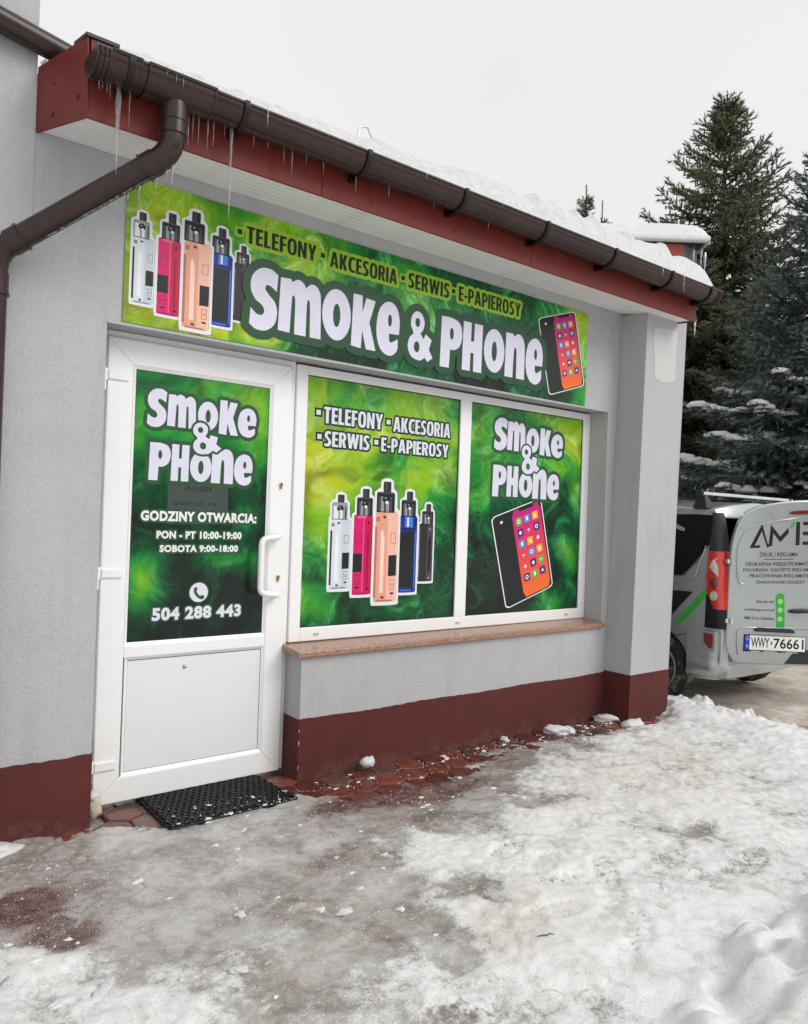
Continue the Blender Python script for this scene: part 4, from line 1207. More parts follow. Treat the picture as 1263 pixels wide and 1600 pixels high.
FEET = [(1.382,-1.286),(1.405,-1.469),(1.405,-1.624),(1.426,-1.797),(1.575,-1.654),(1.975,-1.943),(1.826,-2.039),(1.288,-2.009),(1.33,-2.19),(0.989,-1.776),(0.845,-1.788),(0.644,-1.942),(2.0,-1.701),(2.334,-1.628),(1.142,-1.748),(0.698,-1.767),(1.07,-2.10),(2.23,-1.95),(0.478,-1.975),(2.135,-0.94),(2.5,-1.1),(2.9,-1.25),(2.7,-.8),(3.3,-.95),(1.9,-1.25),(3.1,-1.5)]
def gauss(X, Y, cx, cy, rx, ry, rot=0.0):
    c, s = math.cos(rot), math.sin(rot)
    dx, dy = X-cx, Y-cy
    return np.exp(-(((dx*c+dy*s)/rx)**2 + ((-dx*s+dy*c)/ry)**2))
def ground_fields(X, Y):
    n1 = fbm(X, Y, 2.6, 5, 11)-.5; n2 = fbm(X, Y, 9.0, 4, 23)-.5; n3 = fbm(X, Y, 38.0, 3, 31)-.5
    # packed snow lies to the right of and in front of a worn, icy track at the door
    yb = np.interp(X, [-1.6,-.75,-.35,-.05,.24,.55,.8,1.13,1.8,2.5,3.3,4.2,5], [-1.05,-1.1,-1.28,-1.62,-1.86,-1.60,-1.33,-.98,-.72,-.50,-.36,-.30,-.3])
    s = sstep(-.62, .60, (yb - Y) + n1*1.0 + n2*.40)*(.80 + .75*n1 + .45*n2)
    s = s - .75*gauss(X,Y,1.02,-1.47,.15,.20,.7) - .55*gauss(X,Y,1.95,-.98,.35,.09,-.3) - .35*gauss(X,Y,2.3,-1.64,.10,.10)
    s = s + .55*gauss(X,Y,1.15,-1.10,.13,.10) + .35*gauss(X,Y,.62,-.62,.14,.06) + .3*gauss(X,Y,.2,-1.28,.12,.12) - .3*gauss(X,Y,.64,-1.73,.10,.12) - .4*gauss(X,Y,.4,-1.55,.18,.14)
    s = s + .30*gauss(X,Y,1.5,-.36,.3,.10)*(n2*3+.5)
    xs0 = np.interp(Y, [-2.0,-.54,-.25,.3], [3.0,3.72,4.12,4.2])
    berm = sstep(0, 1, (X-xs0)/(4.30-xs0))*sstep(4.66,4.38,X+.08*n1)*sstep(.25,-.02,Y)
    berm = berm*(0.85+.45*n1+.12*n2)
    s = np.clip(s + .9*berm, 0, 1.15)
    bare = np.interp(X, [-1.6,-.55,-.33,-.1,.25,.95,1.15,1.4,1.9,2.4,2.9,3.4,3.9,4.3], [.35,.10,.02,-.07,-.19,-.235,-.36,-.42,-.38,-.27,-.24,-.26,-.33,-.2])
    bare = sstep(-.09, .09, (Y - bare) + n1*.30 + n2*.34 + n3*.10)
    bare = bare*(1-sstep(4.25, 4.4, X))
    red = 1.15*gauss(X,Y,-.40,-.62,.13,.13) + .75*gauss(X,Y,-.36,-.92,.16,.15) + .5*gauss(X,Y,-.25,-1.2,.2,.10) + .62*gauss(X,Y,1.5,-.52,.40,.18,-.1) + .45*gauss(X,Y,1.05,-.45,.3,.12) + .30*gauss(X,Y,.05,-.82,.18,.16) + .40*gauss(X,Y,.72,-.90,.35,.14,.2) + .35*gauss(X,Y,1.35,-.80,.4,.12)
    red = red + .35*gauss(X,Y,1.9,-.55,.5,.16,-.15) + .30*gauss(X,Y,2.6,-.35,.5,.10)
    red = np.clip(red*1.25, 0, 1)*(1-.7*np.clip(s,0,1))
    dirt = .30 + .25*n1 + .3*gauss(X,Y,2.9,-1.0,.9,.5) + .3*gauss(X,Y,.95,-1.75,.3,.2)- .5*sstep(-1.9,-2.3,Y) - .6*np.clip(berm,0,1)
    h = .010 + .016*n1 + .008*n2 + .003*n3 + np.clip(s,0,1)*(.012 + .011*n1 + .007*n2 + .006*n3)
    # footprints
    rs = np.random.RandomState(4)
    for (fx, fy) in FEET:
        fdep = rs.uniform(.35, 1.15)
        a = rs.uniform(-.5, .9) + (math.pi if rs.rand() < .4 else 0)
        c, sn = math.cos(a), math.sin(a)
        u = (X-fx)*c + (Y-fy)*sn; v = -(X-fx)*sn + (Y-fy)*c
        ins = sstep(1.15, .85, (u/.145)**2 + (v/(.052-.012*np.sign(u)*np.abs(u/.145)))**2)
        tr = .5+.5*np.sin(u*150 + 3*np.sin(v*60))
        h = h - ins*(.006 + .004*tr)*fdep
        s = s - ins*(.12 + .26*(tr > .72)*(n2 > -.05))*fdep
    h = h + .075*berm
    # drop to the driveway
    h = h - .05*sstep(4.3, 4.7, X)
    # slush ridge where the plough stopped beside the van
    rid = np.exp(-((X-4.62-.10*np.sin(Y*3.1))/.16)**2)*sstep(-2.2,-1.4,Y)*sstep(.25,-.15,Y)
    lum = np.abs(fbm(X, Y, 7.0, 4, 77)-.5)*2
    h = h + rid*(.03 + .14*lum)
    s = np.where(X > 4.42, s*(1-sstep(4.42,4.55,X)) + sstep(4.42,4.55,X)*(.75*rid*(lum*1.6) + .25), s)
    dirt = dirt + sstep(4.36,4.5,X)*.75
    # bank of cleared snow along the outer side of the path
    y0 = np.interp(X, [-1.6,.2,.60,.9,1.3,1.8,2.4,5.0], [-3.9,-3.25,-2.66,-2.45,-2.36,-2.29,-2.23,-2.1])
    d = y0 - Y + n1*.25
    bk = sstep(0, .34, d)
    rl = np.random.RandomState(8)
    h0 = h + bk*(.11 + .12*sstep(.2,.7,d) + .05*n1)
    dome = np.zeros_like(h0)
    for _ in range(330):                                  # clods of shovelled snow
        cx, r = rl.uniform(.4, 4.6), rl.choice([.035,.05,.07,.10,.13], p=[.3,.28,.22,.14,.06])
        cy = np.interp(cx, [.2,.60,.9,1.3,1.8,2.4,5.0], [-3.25,-2.66,-2.45,-2.36,-2.29,-2.23,-2.1]) - rl.uniform(-.02, 1.1)
        ex = rl.uniform(.75, 1.3); a = rl.uniform(0, 3.1)
        c, sn = math.cos(a), math.sin(a)
        u, v = (X-cx)*c + (Y-cy)*sn, -(X-cx)*sn + (Y-cy)*c
        q = 1-(u/(r*ex))**2-(v/(r/ex))**2 + n2*.15
        dome = np.maximum(dome, np.clip(q, 0, 1.2)**.55*r*.60)
    h = h0 + dome*(1+.25*n3) + .012*n2*bk
    h = h + .030*sstep(-.12,.02,d)*(1-bk)*np.clip(n2*6, 0, 1)
    s = np.clip(np.maximum(s, sstep(-.05,.05,d)*1.5), 0, 1.5)
    red = red*(1-sstep(-.1,.0,d))
    h = np.where(X < 4.3, h*(1-bare) + (-.022 + .004*n2)*bare, h)
    return h, s, red, dirt, bare

HG = {}
def blur(a, n):
    for _ in range(n):
        a = (np.roll(a,1,0)+np.roll(a,-1,0)+2*a)/4; a = (np.roll(a,1,1)+np.roll(a,-1,1)+2*a)/4
    return a
def sheet(name, xs, ys, mat_, label, kind):
    X, Y = np.meshgrid(xs, ys)
    h, s, r, dt, _b = ground_fields(X, Y)
    soft = sstep(-1.95, -2.25, Y)*sstep(.2, .5, X)          # old shovelled snow has settled: round its clods
    h = h*(1-soft) + blur(h, 2)*soft
    rr_ = np.random.RandomState(3)
    grain = blur(rr_.rand(*h.shape)-.5, 1)
    h = h + grain*.009*np.clip(s, 0, 1)*(1-.6*soft)*(.35 + 1.3*fbm(X, Y, 2.2, 2, 55))
    HG['xs'], HG['ys'], HG['h'], HG['bare'] = xs, ys, h, _b
    V = np.stack([X, Y, h], -1).reshape(-1, 3)
    ny, nx = X.shape
    i = np.arange(ny-1)[:, None]*nx + np.arange(nx-1)[None, :]
    F = np.stack([i, i+1, i+nx+1, i+nx], -1).reshape(-1, 4)
    me = bpy.data.meshes.new(name)
    me.vertices.add(len(V)); me.vertices.foreach_set('co', V.ravel())
    me.loops.add(F.size); me.loops.foreach_set('vertex_index', F.ravel().astype(np.int32))
    me.polygons.add(len(F)); me.polygons.foreach_set('loop_start', np.arange(len(F), dtype=np.int32)*4)
    me.polygons.foreach_set('use_smooth', np.ones(len(F), bool))
    me.update(calc_edges=True)
    # joints of the pavers showing through where the ice is thin and clear
    wx = X + .010*(fbm(X, Y, 8, 2, 301)-.5)*2; wy = Y + .010*(fbm(X, Y, 8, 2, 302)-.5)*2
    best = np.full(X.shape, 9.0); sec = np.full(X.shape, 9.0)
    for jj in (0, 1):
        px_ = (np.floor((wx - jj*.085)/.170 + .5))*.170 + jj*.085
        py_ = (np.floor(((wy-.05) - jj*.147)/.294 + .5))*.294 + jj*.147 + .05
        for ddx in (-.17, 0, .17):
            dd = np.hypot(wx-px_-ddx, wy-py_)
            sec = np.minimum(np.maximum(best, dd), sec); best = np.minimum(best, dd)
    thin = sstep(.50, .68, fbm(X, Y, 1.3, 4, 311) + .30*gauss(X,Y,-.1,-.5,.45,.45) + .16*gauss(X,Y,1.5,-.5,.8,.3))
    jn = np.exp(-((sec-best)/.012)**2)*thin*(1-np.clip(s*1.2,0,1))
    for nm, a in (('snow', s), ('red', r), ('dirt', dt), ('joint', jn)):
        at = me.attributes.new(nm, 'FLOAT', 'POINT'); at.data.foreach_set('value', a.ravel().astype(np.float32))
    me.materials.append(mat_)
    o = bpy.data.objects.new(name, me)
    link(o, None, (0, 0, 0))
    return tag(o, label, None, None, kind)
sheet('icy_path', np.arange(-3.2, 4.9, .0125), np.arange(-3.45, .168, .0125), M['ice'], 'trodden path of grey ice and packed snow in front of the shop', 'structure')

def drive_mat():
    m, nt, b = new_mat('brown_driveway_snow')
    tc = nt.nodes.new('ShaderNodeTexCoord')
    a1 = noise_node(nt, 1.6, 6, 0.65, 0.5, vec=tc.outputs['Object'])
    a2 = noise_node(nt, 16, 5, 0.7, vec=tc.outputs['Object'])
    mp = nt.nodes.new('ShaderNodeMapping'); mp.inputs['Scale'].default_value = (9, .8, 1)
    nt.links.new(tc.outputs['Object'], mp.inputs['Vector'])
    a3 = noise_node(nt, 1.0, 5, 0.6, vec=mp.outputs['Vector'])
    t = math_node(nt, 'ADD', math_node(nt, 'MULTIPLY', a1.outputs['Fac'], .5), math_node(nt, 'ADD', math_node(nt, 'MULTIPLY', a2.outputs['Fac'], .3), math_node(nt, 'MULTIPLY', a3.outputs['Fac'], .2)))
    r = ramp_node(nt, [(.3, (.24,.20,.17)), (.44, (.44,.385,.33)), (.54, (.60,.55,.49)), (.64, (.76,.745,.72))])
    nt.links.new(t, r.inputs['Fac'])
    nt.links.new(r.outputs['Color'], b.inputs['Base Color'])
    b.inputs['Roughness'].default_value = .55
    bump_link(nt, b, t, .7, .03)
    return m
M['drive'] = drive_mat()
def driveway():
    xs, ys = np.arange(4.88, 16, .05), np.arange(-5, 9, .05)
    X, Y = np.meshgrid(xs, ys)
    h = -.045 + .035*(fbm(X, Y, 1.5, 5, 61)-.5) + .03*(fbm(X, Y, 8, 3, 62)-.5)
    for cx in (5.0, 6.2):
        h = h - .012*np.exp(-((X-cx)/.12)**2)
    V = np.stack([X, Y, h], -1).reshape(-1, 3)
    ny, nx = X.shape
    i = np.arange(ny-1)[:, None]*nx + np.arange(nx-1)[None, :]
    F = np.stack([i, i+1, i+nx+1, i+nx], -1).reshape(-1, 4)
    me = bpy.data.meshes.new('driveway'); me.from_pydata(V.tolist(), [], F.tolist()); me.update()
    me.polygons.foreach_set('use_smooth', np.ones(len(F), bool))
    me.materials.append(M['drive'])
    o = bpy.data.objects.new('driveway', me); link(o, None, (0,0,0))
    tag(o, 'brown slushy driveway beside the shop', None, None, 'structure')
driveway()
g = MB()
g.add([(-400,-400,-.09),(400,-400,-.09),(400,400,-.09),(-400,400,-.09)], [(0,1,2,3)])
go = g.build('ground', M['snow'], None, origin=(0,0,-.09)); tag(go, 'flat snowy ground reaching to the horizon', None, None, 'structure')

# ---- hexagonal pavers showing along the wall
pav = thing('pavement', 'red and brown hexagonal pavers showing along the foot of the wall', 'pavement', (1.9, -.2, -.03))
pav['kind'] = 'structure'; del pav['category']
def paver_mat(name, col):
    m, nt, b = new_mat(name)
    tc = nt.nodes.new('ShaderNodeTexCoord')
    oi = nt.nodes.new('ShaderNodeObjectInfo')
    n = noise_node(nt, 14, 6, .7, vec=tc.outputs['Object'])
    n2 = noise_node(nt, 130, 3, .6, vec=tc.outputs['Object'])
    r = ramp_node(nt, [(.25, tuple(c*.45 for c in col)), (.5, col), (.75, tuple(c*1.35 for c in col))])
    nt.links.new(n.outputs['Fac'], r.inputs['Fac'])
    hs = nt.nodes.new('ShaderNodeHueSaturation')
    nt.links.new(math_node(nt, 'ADD', math_node(nt, 'MULTIPLY', oi.outputs['Random'], .6), .7), hs.inputs['Value'])
    nt.links.new(r.outputs['Color'], hs.inputs['Color'])
    nt.links.new(hs.outputs['Color'], b.inputs['Base Color'])
    rr = ramp_node(nt, [(.35, .12), (.68, .5)])
    nt.links.new(n.outputs['Fac'], rr.inputs['Fac']); nt.links.new(rr.outputs['Color'], b.inputs['Roughness'])
    bump_link(nt, b, n2.outputs['Fac'], .3, .004)
    return m
PVM = [paver_mat('red_paver', (.110,.030,.023)), paver_mat('brown_paver', (.10,.052,.036)), paver_mat('olive_paver', (.075,.062,.038)), paver_mat('rust_paver', (.155,.045,.030))]
def paver_mesh(seed, m_):
    rs = random.Random(seed)
    n = 12; r0 = .094
    out = []
    for k in range(n):
        a = 2*math.pi*k/n + math.pi/6
        hexr = r0*.93/max(math.cos(((a + math.pi/6) % (math.pi/3)) - math.pi/6), .85)
        out.append((a, hexr*.94*(1+rs.uniform(-.025,.025))))
    vs = []; fs = []
    for (f, z) in ((1.0, -.05), (1.0, -.007), (.93, -.001), (.5, .0015)):
        for a, r in out:
            vs.append((f*r*math.cos(a), f*r*math.sin(a), z + (rs.uniform(-.001,.001) if z > -.01 else 0)))
    for j in range(3):
        for k in range(n):
            fs.append((j*n+k, j*n+(k+1) % n, (j+1)*n+(k+1) % n, (j+1)*n+k))
    fs.append(tuple(3*n+k for k in range(n)))
    me = bpy.data.meshes.new('paver'); me.from_pydata(vs, [], fs); me.update()
    me.materials.append(m_)
    return me
PMESH = [paver_mesh(k, PVM[k % 4]) for k in range(12)]
rs = random.Random(21)
DX, DY_ = .170, .147
cnt = 0
for j in range(-6, 3):
    for i in range(-5, 28):
        x = i*DX + (DX/2 if j % 2 else 0); y = .05 + j*DY_
        if not (-.75 < x < 4.3 and y < .24): continue
        if y > -.06 and not (0.03 < x < 1.06): continue
        ii = int(np.clip(round((x-HG['xs'][0])/.0125), 6, len(HG['xs'])-7)); jj = int(np.clip(round((y-HG['ys'][0])/.0125), 6, len(HG['ys'])-7))
        bb = HG['bare'][jj-5:jj+6, ii-5:ii+6]
        if bb.max() < .25: continue
        wgt = [.5,.2,.05,.25] if x > 1.0 else [.2,.42,.28,.10]
        kk = rs.choices(range(4), wgt)[0]
        o = bpy.data.objects.new('paver', PMESH[kk + 4*rs.randrange(3)])
        link(o, pav, (x + rs.uniform(-.003,.003), y + rs.uniform(-.003,.003), rs.uniform(-.004,.003)))
        o.rotation_euler = (rs.uniform(-.02,.02), rs.uniform(-.02,.02), rs.choice(range(6))*math.pi/3)
        cnt += 1
print('pavers', cnt)

# ---- rubber doormat: honeycomb of open cells, snow caught in it
mat_ = thing('doormat', 'black rubber honeycomb doormat dusted with snow, lying under the door', 'doormat', (.60, -.03, 0))
MC = [Vector((.285,.205,.004)), Vector((.275,-.272,.004)), Vector((.940,-.250,.004)), Vector((.915,.215,.004))]
def mpt(u, v, z=0.0):
    p_ = (MC[1]*(1-u) + MC[2]*u)*(1-v) + (MC[0]*(1-u) + MC[3]*u)*v
    return (p_.x, p_.y, p_.z + z)
rub = pmat('black_rubber', (.009,.009,.011), .5, var=.3, spec=.22)
g = MB()
NX, NY = 19, 15
for j in range(NY):
    for i in range(NX):
        cu_, cv_ = (i + (.75 if j % 2 else .25))/NX, (j+.5)/NY
        ru, rv = .56/NX, .62/NY
        ring_ = []
        for (f, z) in ((1.0, .006), (1.0, .018), (.62, .018), (.62, .004)):
            for k in range(6):
                a = math.pi/6 + k*math.pi/3
                u_, v_ = min(max(cu_ + f*ru*math.cos(a), 0), 1), min(max(cv_ + f*rv*math.sin(a), 0), 1)
                ring_.append(mpt(u_, v_, z + .0006*((i*7+j*3) % 5)))
        fs = []
        for q_ in range(3):
            for k in range(6):
                fs.append((q_*6+k, q_*6+(k+1) % 6, (q_+1)*6+(k+1) % 6, (q_+1)*6+k))
        g.add(ring_, fs)
mo = g.build('honeycomb', rub, mat_); mo['kind'] = 'stuff'
g = MB(); g.hexa([mpt(0,0,-.003),mpt(1,0,-.003),mpt(1,1,-.003),mpt(0,1,-.003),mpt(0,0,.005),mpt(1,0,.005),mpt(1,1,.005),mpt(0,1,.005)])
g.build('mat_base', rub, mat_)
for (a, b_, c_, d_) in ((0,0,1,0),(1,0,1,1),(1,1,0,1),(0,1,0,0)):
    g = MB(); g.tube([mpt(a,b_,.008), mpt(c_,d_,.008)], .006, 6)
    g.build('mat_rim', rub, mat_)

def lump_mesh(name, seed, m_, sub=3, rough=.35, flat=.7):
    bm = bmesh.new(); bmesh.ops.create_icosphere(bm, subdivisions=sub, radius=1)
    V = np.array([v.co[:] for v in bm.verts])
    n = fbm(V[:,0]*1.0+seed*3.1, V[:,1]+V[:,2]*1.7+seed, 1.3, 4, seed)-.5
    n2_ = fbm(V[:,2]*1.3+seed, V[:,0]-V[:,1]*1.2, 2.5, 3, seed+9)-.5
    for v, a, b in zip(bm.verts, n, n2_):
        v.co *= 1 + a*rough*2.2 + b*rough
        v.co.z *= flat
    me = bpy.data.meshes.new(name); bm.to_mesh(me); bm.free()
    me.polygons.foreach_set('use_smooth', [True]*len(me.polygons))
    me.materials.append(m_)
    return me
LM2 = [lump_mesh('snow_lump', 20+k, M['snow'], 3, .62, .62) for k in range(4)]
LM = [lump_mesh('snow_lump', k, M['snow'], 3, .42, .62) for k in range(5)]
def hgt(x, y):
    i = int(np.clip(round((x-HG['xs'][0])/.0125), 0, len(HG['xs'])-1)); j = int(np.clip(round((y-HG['ys'][0])/.0125), 0, len(HG['ys'])-1))
    return float(HG['h'][j, i])
def lump(x, y, r, label, z=None, k=0, sz=1.0, group='lumps of snow lying about'):
    o = bpy.data.objects.new('snow_lump', LM2[k % 4] if 'loose' in group else LM[k % 5])
    zz = max(hgt(x, y), 0.0 if y > -.3 else -1)
    link(o, None, (x, y, (zz + r*.16) if z is None else z))
    o.scale = (r*1.15, r*.8, r*sz); o.rotation_euler = (0, 0, k*1.3)
    return tag(o, label, 'snow lump', group)
lump(1.50, -.075, .040, 'oval white snow lump leaning on the red plinth left of the middle under the window', .045, 0, 1.2)
lump(2.62, -.06, .032, 'small white snow lump touching the plinth below the middle of the right window', None, 1)
lump(3.06, -.12, .075, 'broken heap of snow by the plinth, left of the column corner', None, 2, .8)
lump(3.16, -.16, .045, 'smaller snow chunk beside the broken heap near the column corner', None, 3)
lump(3.64, -.10, .075, 'snow lump in the inner corner between plinth and column', None, 4, .8)
lump(3.70, -.30, .085, 'rounded snow lump at the left foot of the column', None, 0, .8)
for k, (x, y, r, lab) in enumerate([(.514,-1.306,.030,'round white snow lump on the grey ice, nearest the white snow edge'),(.198,-1.115,.022,'pale snow lump on the ice, straight in front of the doormat'),(.035,-1.435,.022,'snow lump on the ice between the two white snow patches at the bottom'),(-.335,-1.3,.026,'flat snow lump on the white patch at the lower left corner')]):
    lump(x, y, r, lab, None if y < -.2 else .022, k, .55, 'loose snow lumps on the path')
# crumbs
crumb = MB(); rs_ = np.random.RandomState(17)
def flake(x, y, z, r, n, hgt__):
    a0 = rs_.uniform(0, 6.28); el_ = rs_.uniform(.45, 1.0)
    q = []
    for ring__, f in ((0, 1.0), (1, .62)):
        for k in range(n):
            a = a0 + 6.283*k/n; rr = r*f*(.55 + .9*((math.sin(k*2.3+a0*5)+1)/2))
            q.append((x + rr*math.cos(a), y + rr*el_*math.sin(a), z - .002 if ring__ == 0 else z + hgt__*rs_.uniform(.6, 1.0)))
    q.append((x, y, z + hgt__*rs_.uniform(.7, 1.2)))
    crumb.add(q, [(k, (k+1) % n, n+(k+1) % n, n+k) for k in range(n)] + [(n+k, n+(k+1) % n, 2*n) for k in range(n)])
cl_ = [(rs_.uniform(-.6, 2.0), rs_.uniform(-1.9, -.35)) for _ in range(34)]
for k in range(2300):
    u_ = rs_.rand()
    if u_ < .22: x, y = rs_.uniform(-.7, 2.2), rs_.uniform(-2.0, -.25)
    elif u_ < .52:
        c_ = cl_[rs_.randint(34)]; x, y = c_[0] + rs_.randn()*.10, c_[1] + rs_.randn()*.06
    elif u_ < .82: x, y = rs_.uniform(1.0, 3.9), -.06 - abs(rs_.randn())*.16
    else: x, y = rs_.uniform(.29, .93), -.27 + abs(rs_.randn())*.10
    onmat = .28 < x < .93 and y > -.27
    if y > -.02 and not onmat: continue
    z = (.019 if onmat else max(hgt(x, y), -.001))
    r = .0014 + .0032*rs_.rand()**2
    if rs_.rand() < .05: r = rs_.uniform(.008, .022)
    flake(x, y, z, r, 5 if r < .006 else 9, min(r*.8, .004))
co = crumb.build('snow_crumbs', M['snow'], None, smooth=True)
tag(co, 'scattered crumbs of snow on the ice and doormat', None, None, 'stuff')
# chunk of yellowish foam at the door's hinge side
foam = pmat('yellowed_ice', (.62,.56,.42), .7, var=.25, vscale=20, bump=.5, bscale=60)
o = bpy.data.objects.new('ice_chunk', lump_mesh('ice_chunk', 8, foam, 3, .30, 1.35)); link(o, None, (.042, .07, .052)); o.scale = (.036,.036,.040)
tag(o, 'yellowish upright chunk of ice wedged below the lowest door hinge', 'ice chunk')
o = bpy.data.objects.new('snow_lump', LM[2]); link(o, None, (.030, .075, .105)); o.scale = (.042,.036,.030)
tag(o, 'white snow cap sitting on the yellowish ice chunk beside the door', 'snow lump')
o = bpy.data.objects.new('snow_lump', LM2[1]); link(o, None, (-.44, -.07, .0)); o.scale = (.13,.10,.075)
tag(o, 'low white snow heap at the foot of the brown downpipe', 'snow lump')
# twigs
bark = pmat('twig_bark', (.03,.022,.015), .8)
for k, (x, y, l, lab) in enumerate([(.97,-1.86,.055,'thin dark twig lying on the packed snow by the footprints')]):
    g = MB(); z = hgt(x, y) + .003
    g.tube([(x-l*.5,y+.012,z),(x-l*.2,y+.004,z+.002),(x+l*.1,y-.006,z+.003),(x+l*.35,y-.002,z+.002),(x+l*.5,y-.016,z+.002)], [.0013,.0020,.0018,.0015,.0008], 6)
    tag(g.build('twig', bark, None, smooth=True), lab, 'twig')

# ------------------------------------------------------------------ snow on the eave
def roof_snow():
    xs, ys = np.arange(-.215, 4.235, .02), np.concatenate([np.arange(-.575, -.2, .015), np.arange(-.2, 3.0, .12)])
    X, Y = np.meshgrid(xs, ys)
    n1 = fbm(X, Y, 3.0, 4, 41)-.5; n2 = fbm(X, Y, 10, 3, 43)-.5
    lum = 1-np.abs(2*noise2(X, Y*1.2, 5.2, 47)-1)
    base = 3.302 + .075*np.clip(Y+.4, 0, 9)
    base = np.where(Y < -.40, 3.302 - .75*(-.40 - Y), base)
    base = np.maximum(base, 3.195)
    t = np.interp(X, [-.25,-.16,.1,.6,1.2,2.0,3.0,3.6,4.0,4.15,4.25], [.0,.006,.028,.045,.065,.10,.12,.13,.12,.085,.03])
    t = t*(.75 + .7*n1) + np.interp(X, [0,1.5,2.6,4.2], [.012,.022,.06,.06])*lum*sstep(-.2,-.38,Y) + .012*n2
    front = sstep(-.575, -.44 , Y - .03*n1 )
    ends = sstep(-.22, -.08, X)*sstep(4.26, 4.17, X)
    h = base + np.maximum(t, .0)*np.sqrt(front)*ends - .03*(1-ends) - .012*(1-front)
    V = np.stack([X, Y, h], -1).reshape(-1, 3)
    ny, nx = X.shape
    i = np.arange(ny-1)[:, None]*nx + np.arange(nx-1)[None, :]
    F = np.stack([i, i+1, i+nx+1, i+nx], -1).reshape(-1, 4)
    me = bpy.data.meshes.new('roof_snow'); me.from_pydata(V.tolist(), [], F.tolist()); me.update()
    me.polygons.foreach_set('use_smooth', np.ones(len(F), bool))
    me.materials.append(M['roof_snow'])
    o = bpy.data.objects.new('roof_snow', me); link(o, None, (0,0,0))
    tag(o, 'white snow layer lying on the eave above the gutter', 'snow', None, 'stuff')
roof_snow()
# bent wire of a snow guard poking out of the snow
g = MB(); g.tube([(1.40,.1,3.45),(1.41,.1,3.70),(1.47,.1,3.72),(1.53,.1,3.63),(1.52,.1,3.45)], .004, 5)
tag(g.build('roof_wire', M['steel'], None), 'thin bent wire sticking out of the roof snow', 'wire')

# ------------------------------------------------------------------ icicles
def ice_clear():
    m, nt, b = new_mat('clear_ice')
    n = noise_node(nt, 60, 3)
    r = ramp_node(nt, [(.3, (.86,.89,.90)), (.7, (.95,.97,.97))])
    nt.links.new(n.outputs['Fac'], r.inputs['Fac']); nt.links.new(r.outputs['Color'], b.inputs['Base Color'])
    b.inputs['Roughness'].default_value = .12
    b.inputs['IOR'].default_value = 1.31
    b.inputs['Transmission Weight'].default_value = .94
    bump_link(nt, b, n.outputs['Fac'], .4, .004)
    return m
M['icicle'] = ice_clear()
def icicle_mesh(seed):
    rs = random.Random(seed); g = MB()
    N = 14; pts = []; rad = []
    wob = rs.uniform(0, 6)
    for k in range(N+1):
        t = k/N
        pts.append((.10*math.sin(wob+3*t)*t*.35, .10*math.cos(wob*1.7+2.4*t)*t*.35, -t))
        rad.append(max(.004, (1-t)**.75*(1+.22*math.sin(9*t+wob)+.14*math.sin(21*t+wob*2)) + .10*(1-t)))
    g.tube(pts, rad, 8)
    V = np.array(g.v)
    me = bpy.data.meshes.new('icicle')
    # radius stored in x/y of unit mesh: scale x,y = root radius, z = length
    P0 = np.repeat(np.array(pts), 8, 0)
    V[:, :2] = V[:, :2]
    me.from_pydata(V.tolist(), [], g.f); me.update()
    me.polygons.foreach_set('use_smooth', [True]*len(me.polygons))
    me.materials.append(M['icicle'])
    return me
IM = [icicle_mesh(k) for k in range(6)]
def icicle(x, y, z, l, r=None, label='thin short icicle hanging under the brown gutter', group='icicles hanging from the gutter', k=0):
    o = bpy.data.objects.new('icicle', IM[k % 6])
    r = r or (.0026 + .0085*l)
    link(o, None, (x, y, z + .006)); o.scale = (r, r, l + .006); o.rotation_euler = (0, 0, k*1.1)
    tag(o, label, 'icicle', group)
icicle(-.137,-.497,3.104,.35,.0105,'long thick icicle with a knobbly root, left of the downpipe outlet', k=0)
icicle(.344,-.497,3.102,.40,.0075,'longest thin icicle, hanging at the gutter bracket right of the outlet', k=1)
ICS = [(-.094,3.118,.185),(-.171,3.118,.075),(-.213,3.118,.05),(-.183,3.118,.05),(-.200,3.118,.04),(.150,3.10,.19),(.170,3.115,.13),(.195,3.11,.135),(.236,3.11,.165),(.262,3.118,.14),(.312,3.118,.06),(.602,3.118,.09),(.645,3.118,.15),(1.0,3.105,.09),(.813,3.118,.075),(1.201,3.118,.07),(.72,3.118,.05),(.52,3.118,.045),(.45,3.118,.06),(1.5,3.118,.04),(1.9,3.118,.05)]
ICL = ['thin icicle just right of the thick knobbly one', 'short icicle left of the thick knobbly one', 'leftmost tiny icicle under the gutter end', 'second tiny icicle from the gutter end', 'tiny icicle between two short ones at the gutter end',
       'first slender icicle right of the downpipe outlet', 'second slender icicle right of the downpipe outlet', 'third slender icicle right of the downpipe outlet', 'fourth slender icicle right of the downpipe outlet', 'fifth slender icicle right of the downpipe outlet', 'short icicle just left of the longest thin one',
       'short icicle above the letters of the word TELEFONY', 'longest of the icicles right of the first gutter hook', 'icicle beside the gutter hook above the second word', 'short icicle between the two hooks left of the second word', 'short icicle right of the hook above the second word', 'small icicle left of the second gutter hook',
       'small icicle right of the longest thin one', 'first short icicle right of the longest thin one', 'short icicle well right of the second gutter hook', 'rightmost short icicle under the middle of the gutter']
for k, (x, z, l) in enumerate(ICS):
    icicle(x, -.497, z-.015, l*.8, None, ICL[k], k=k)
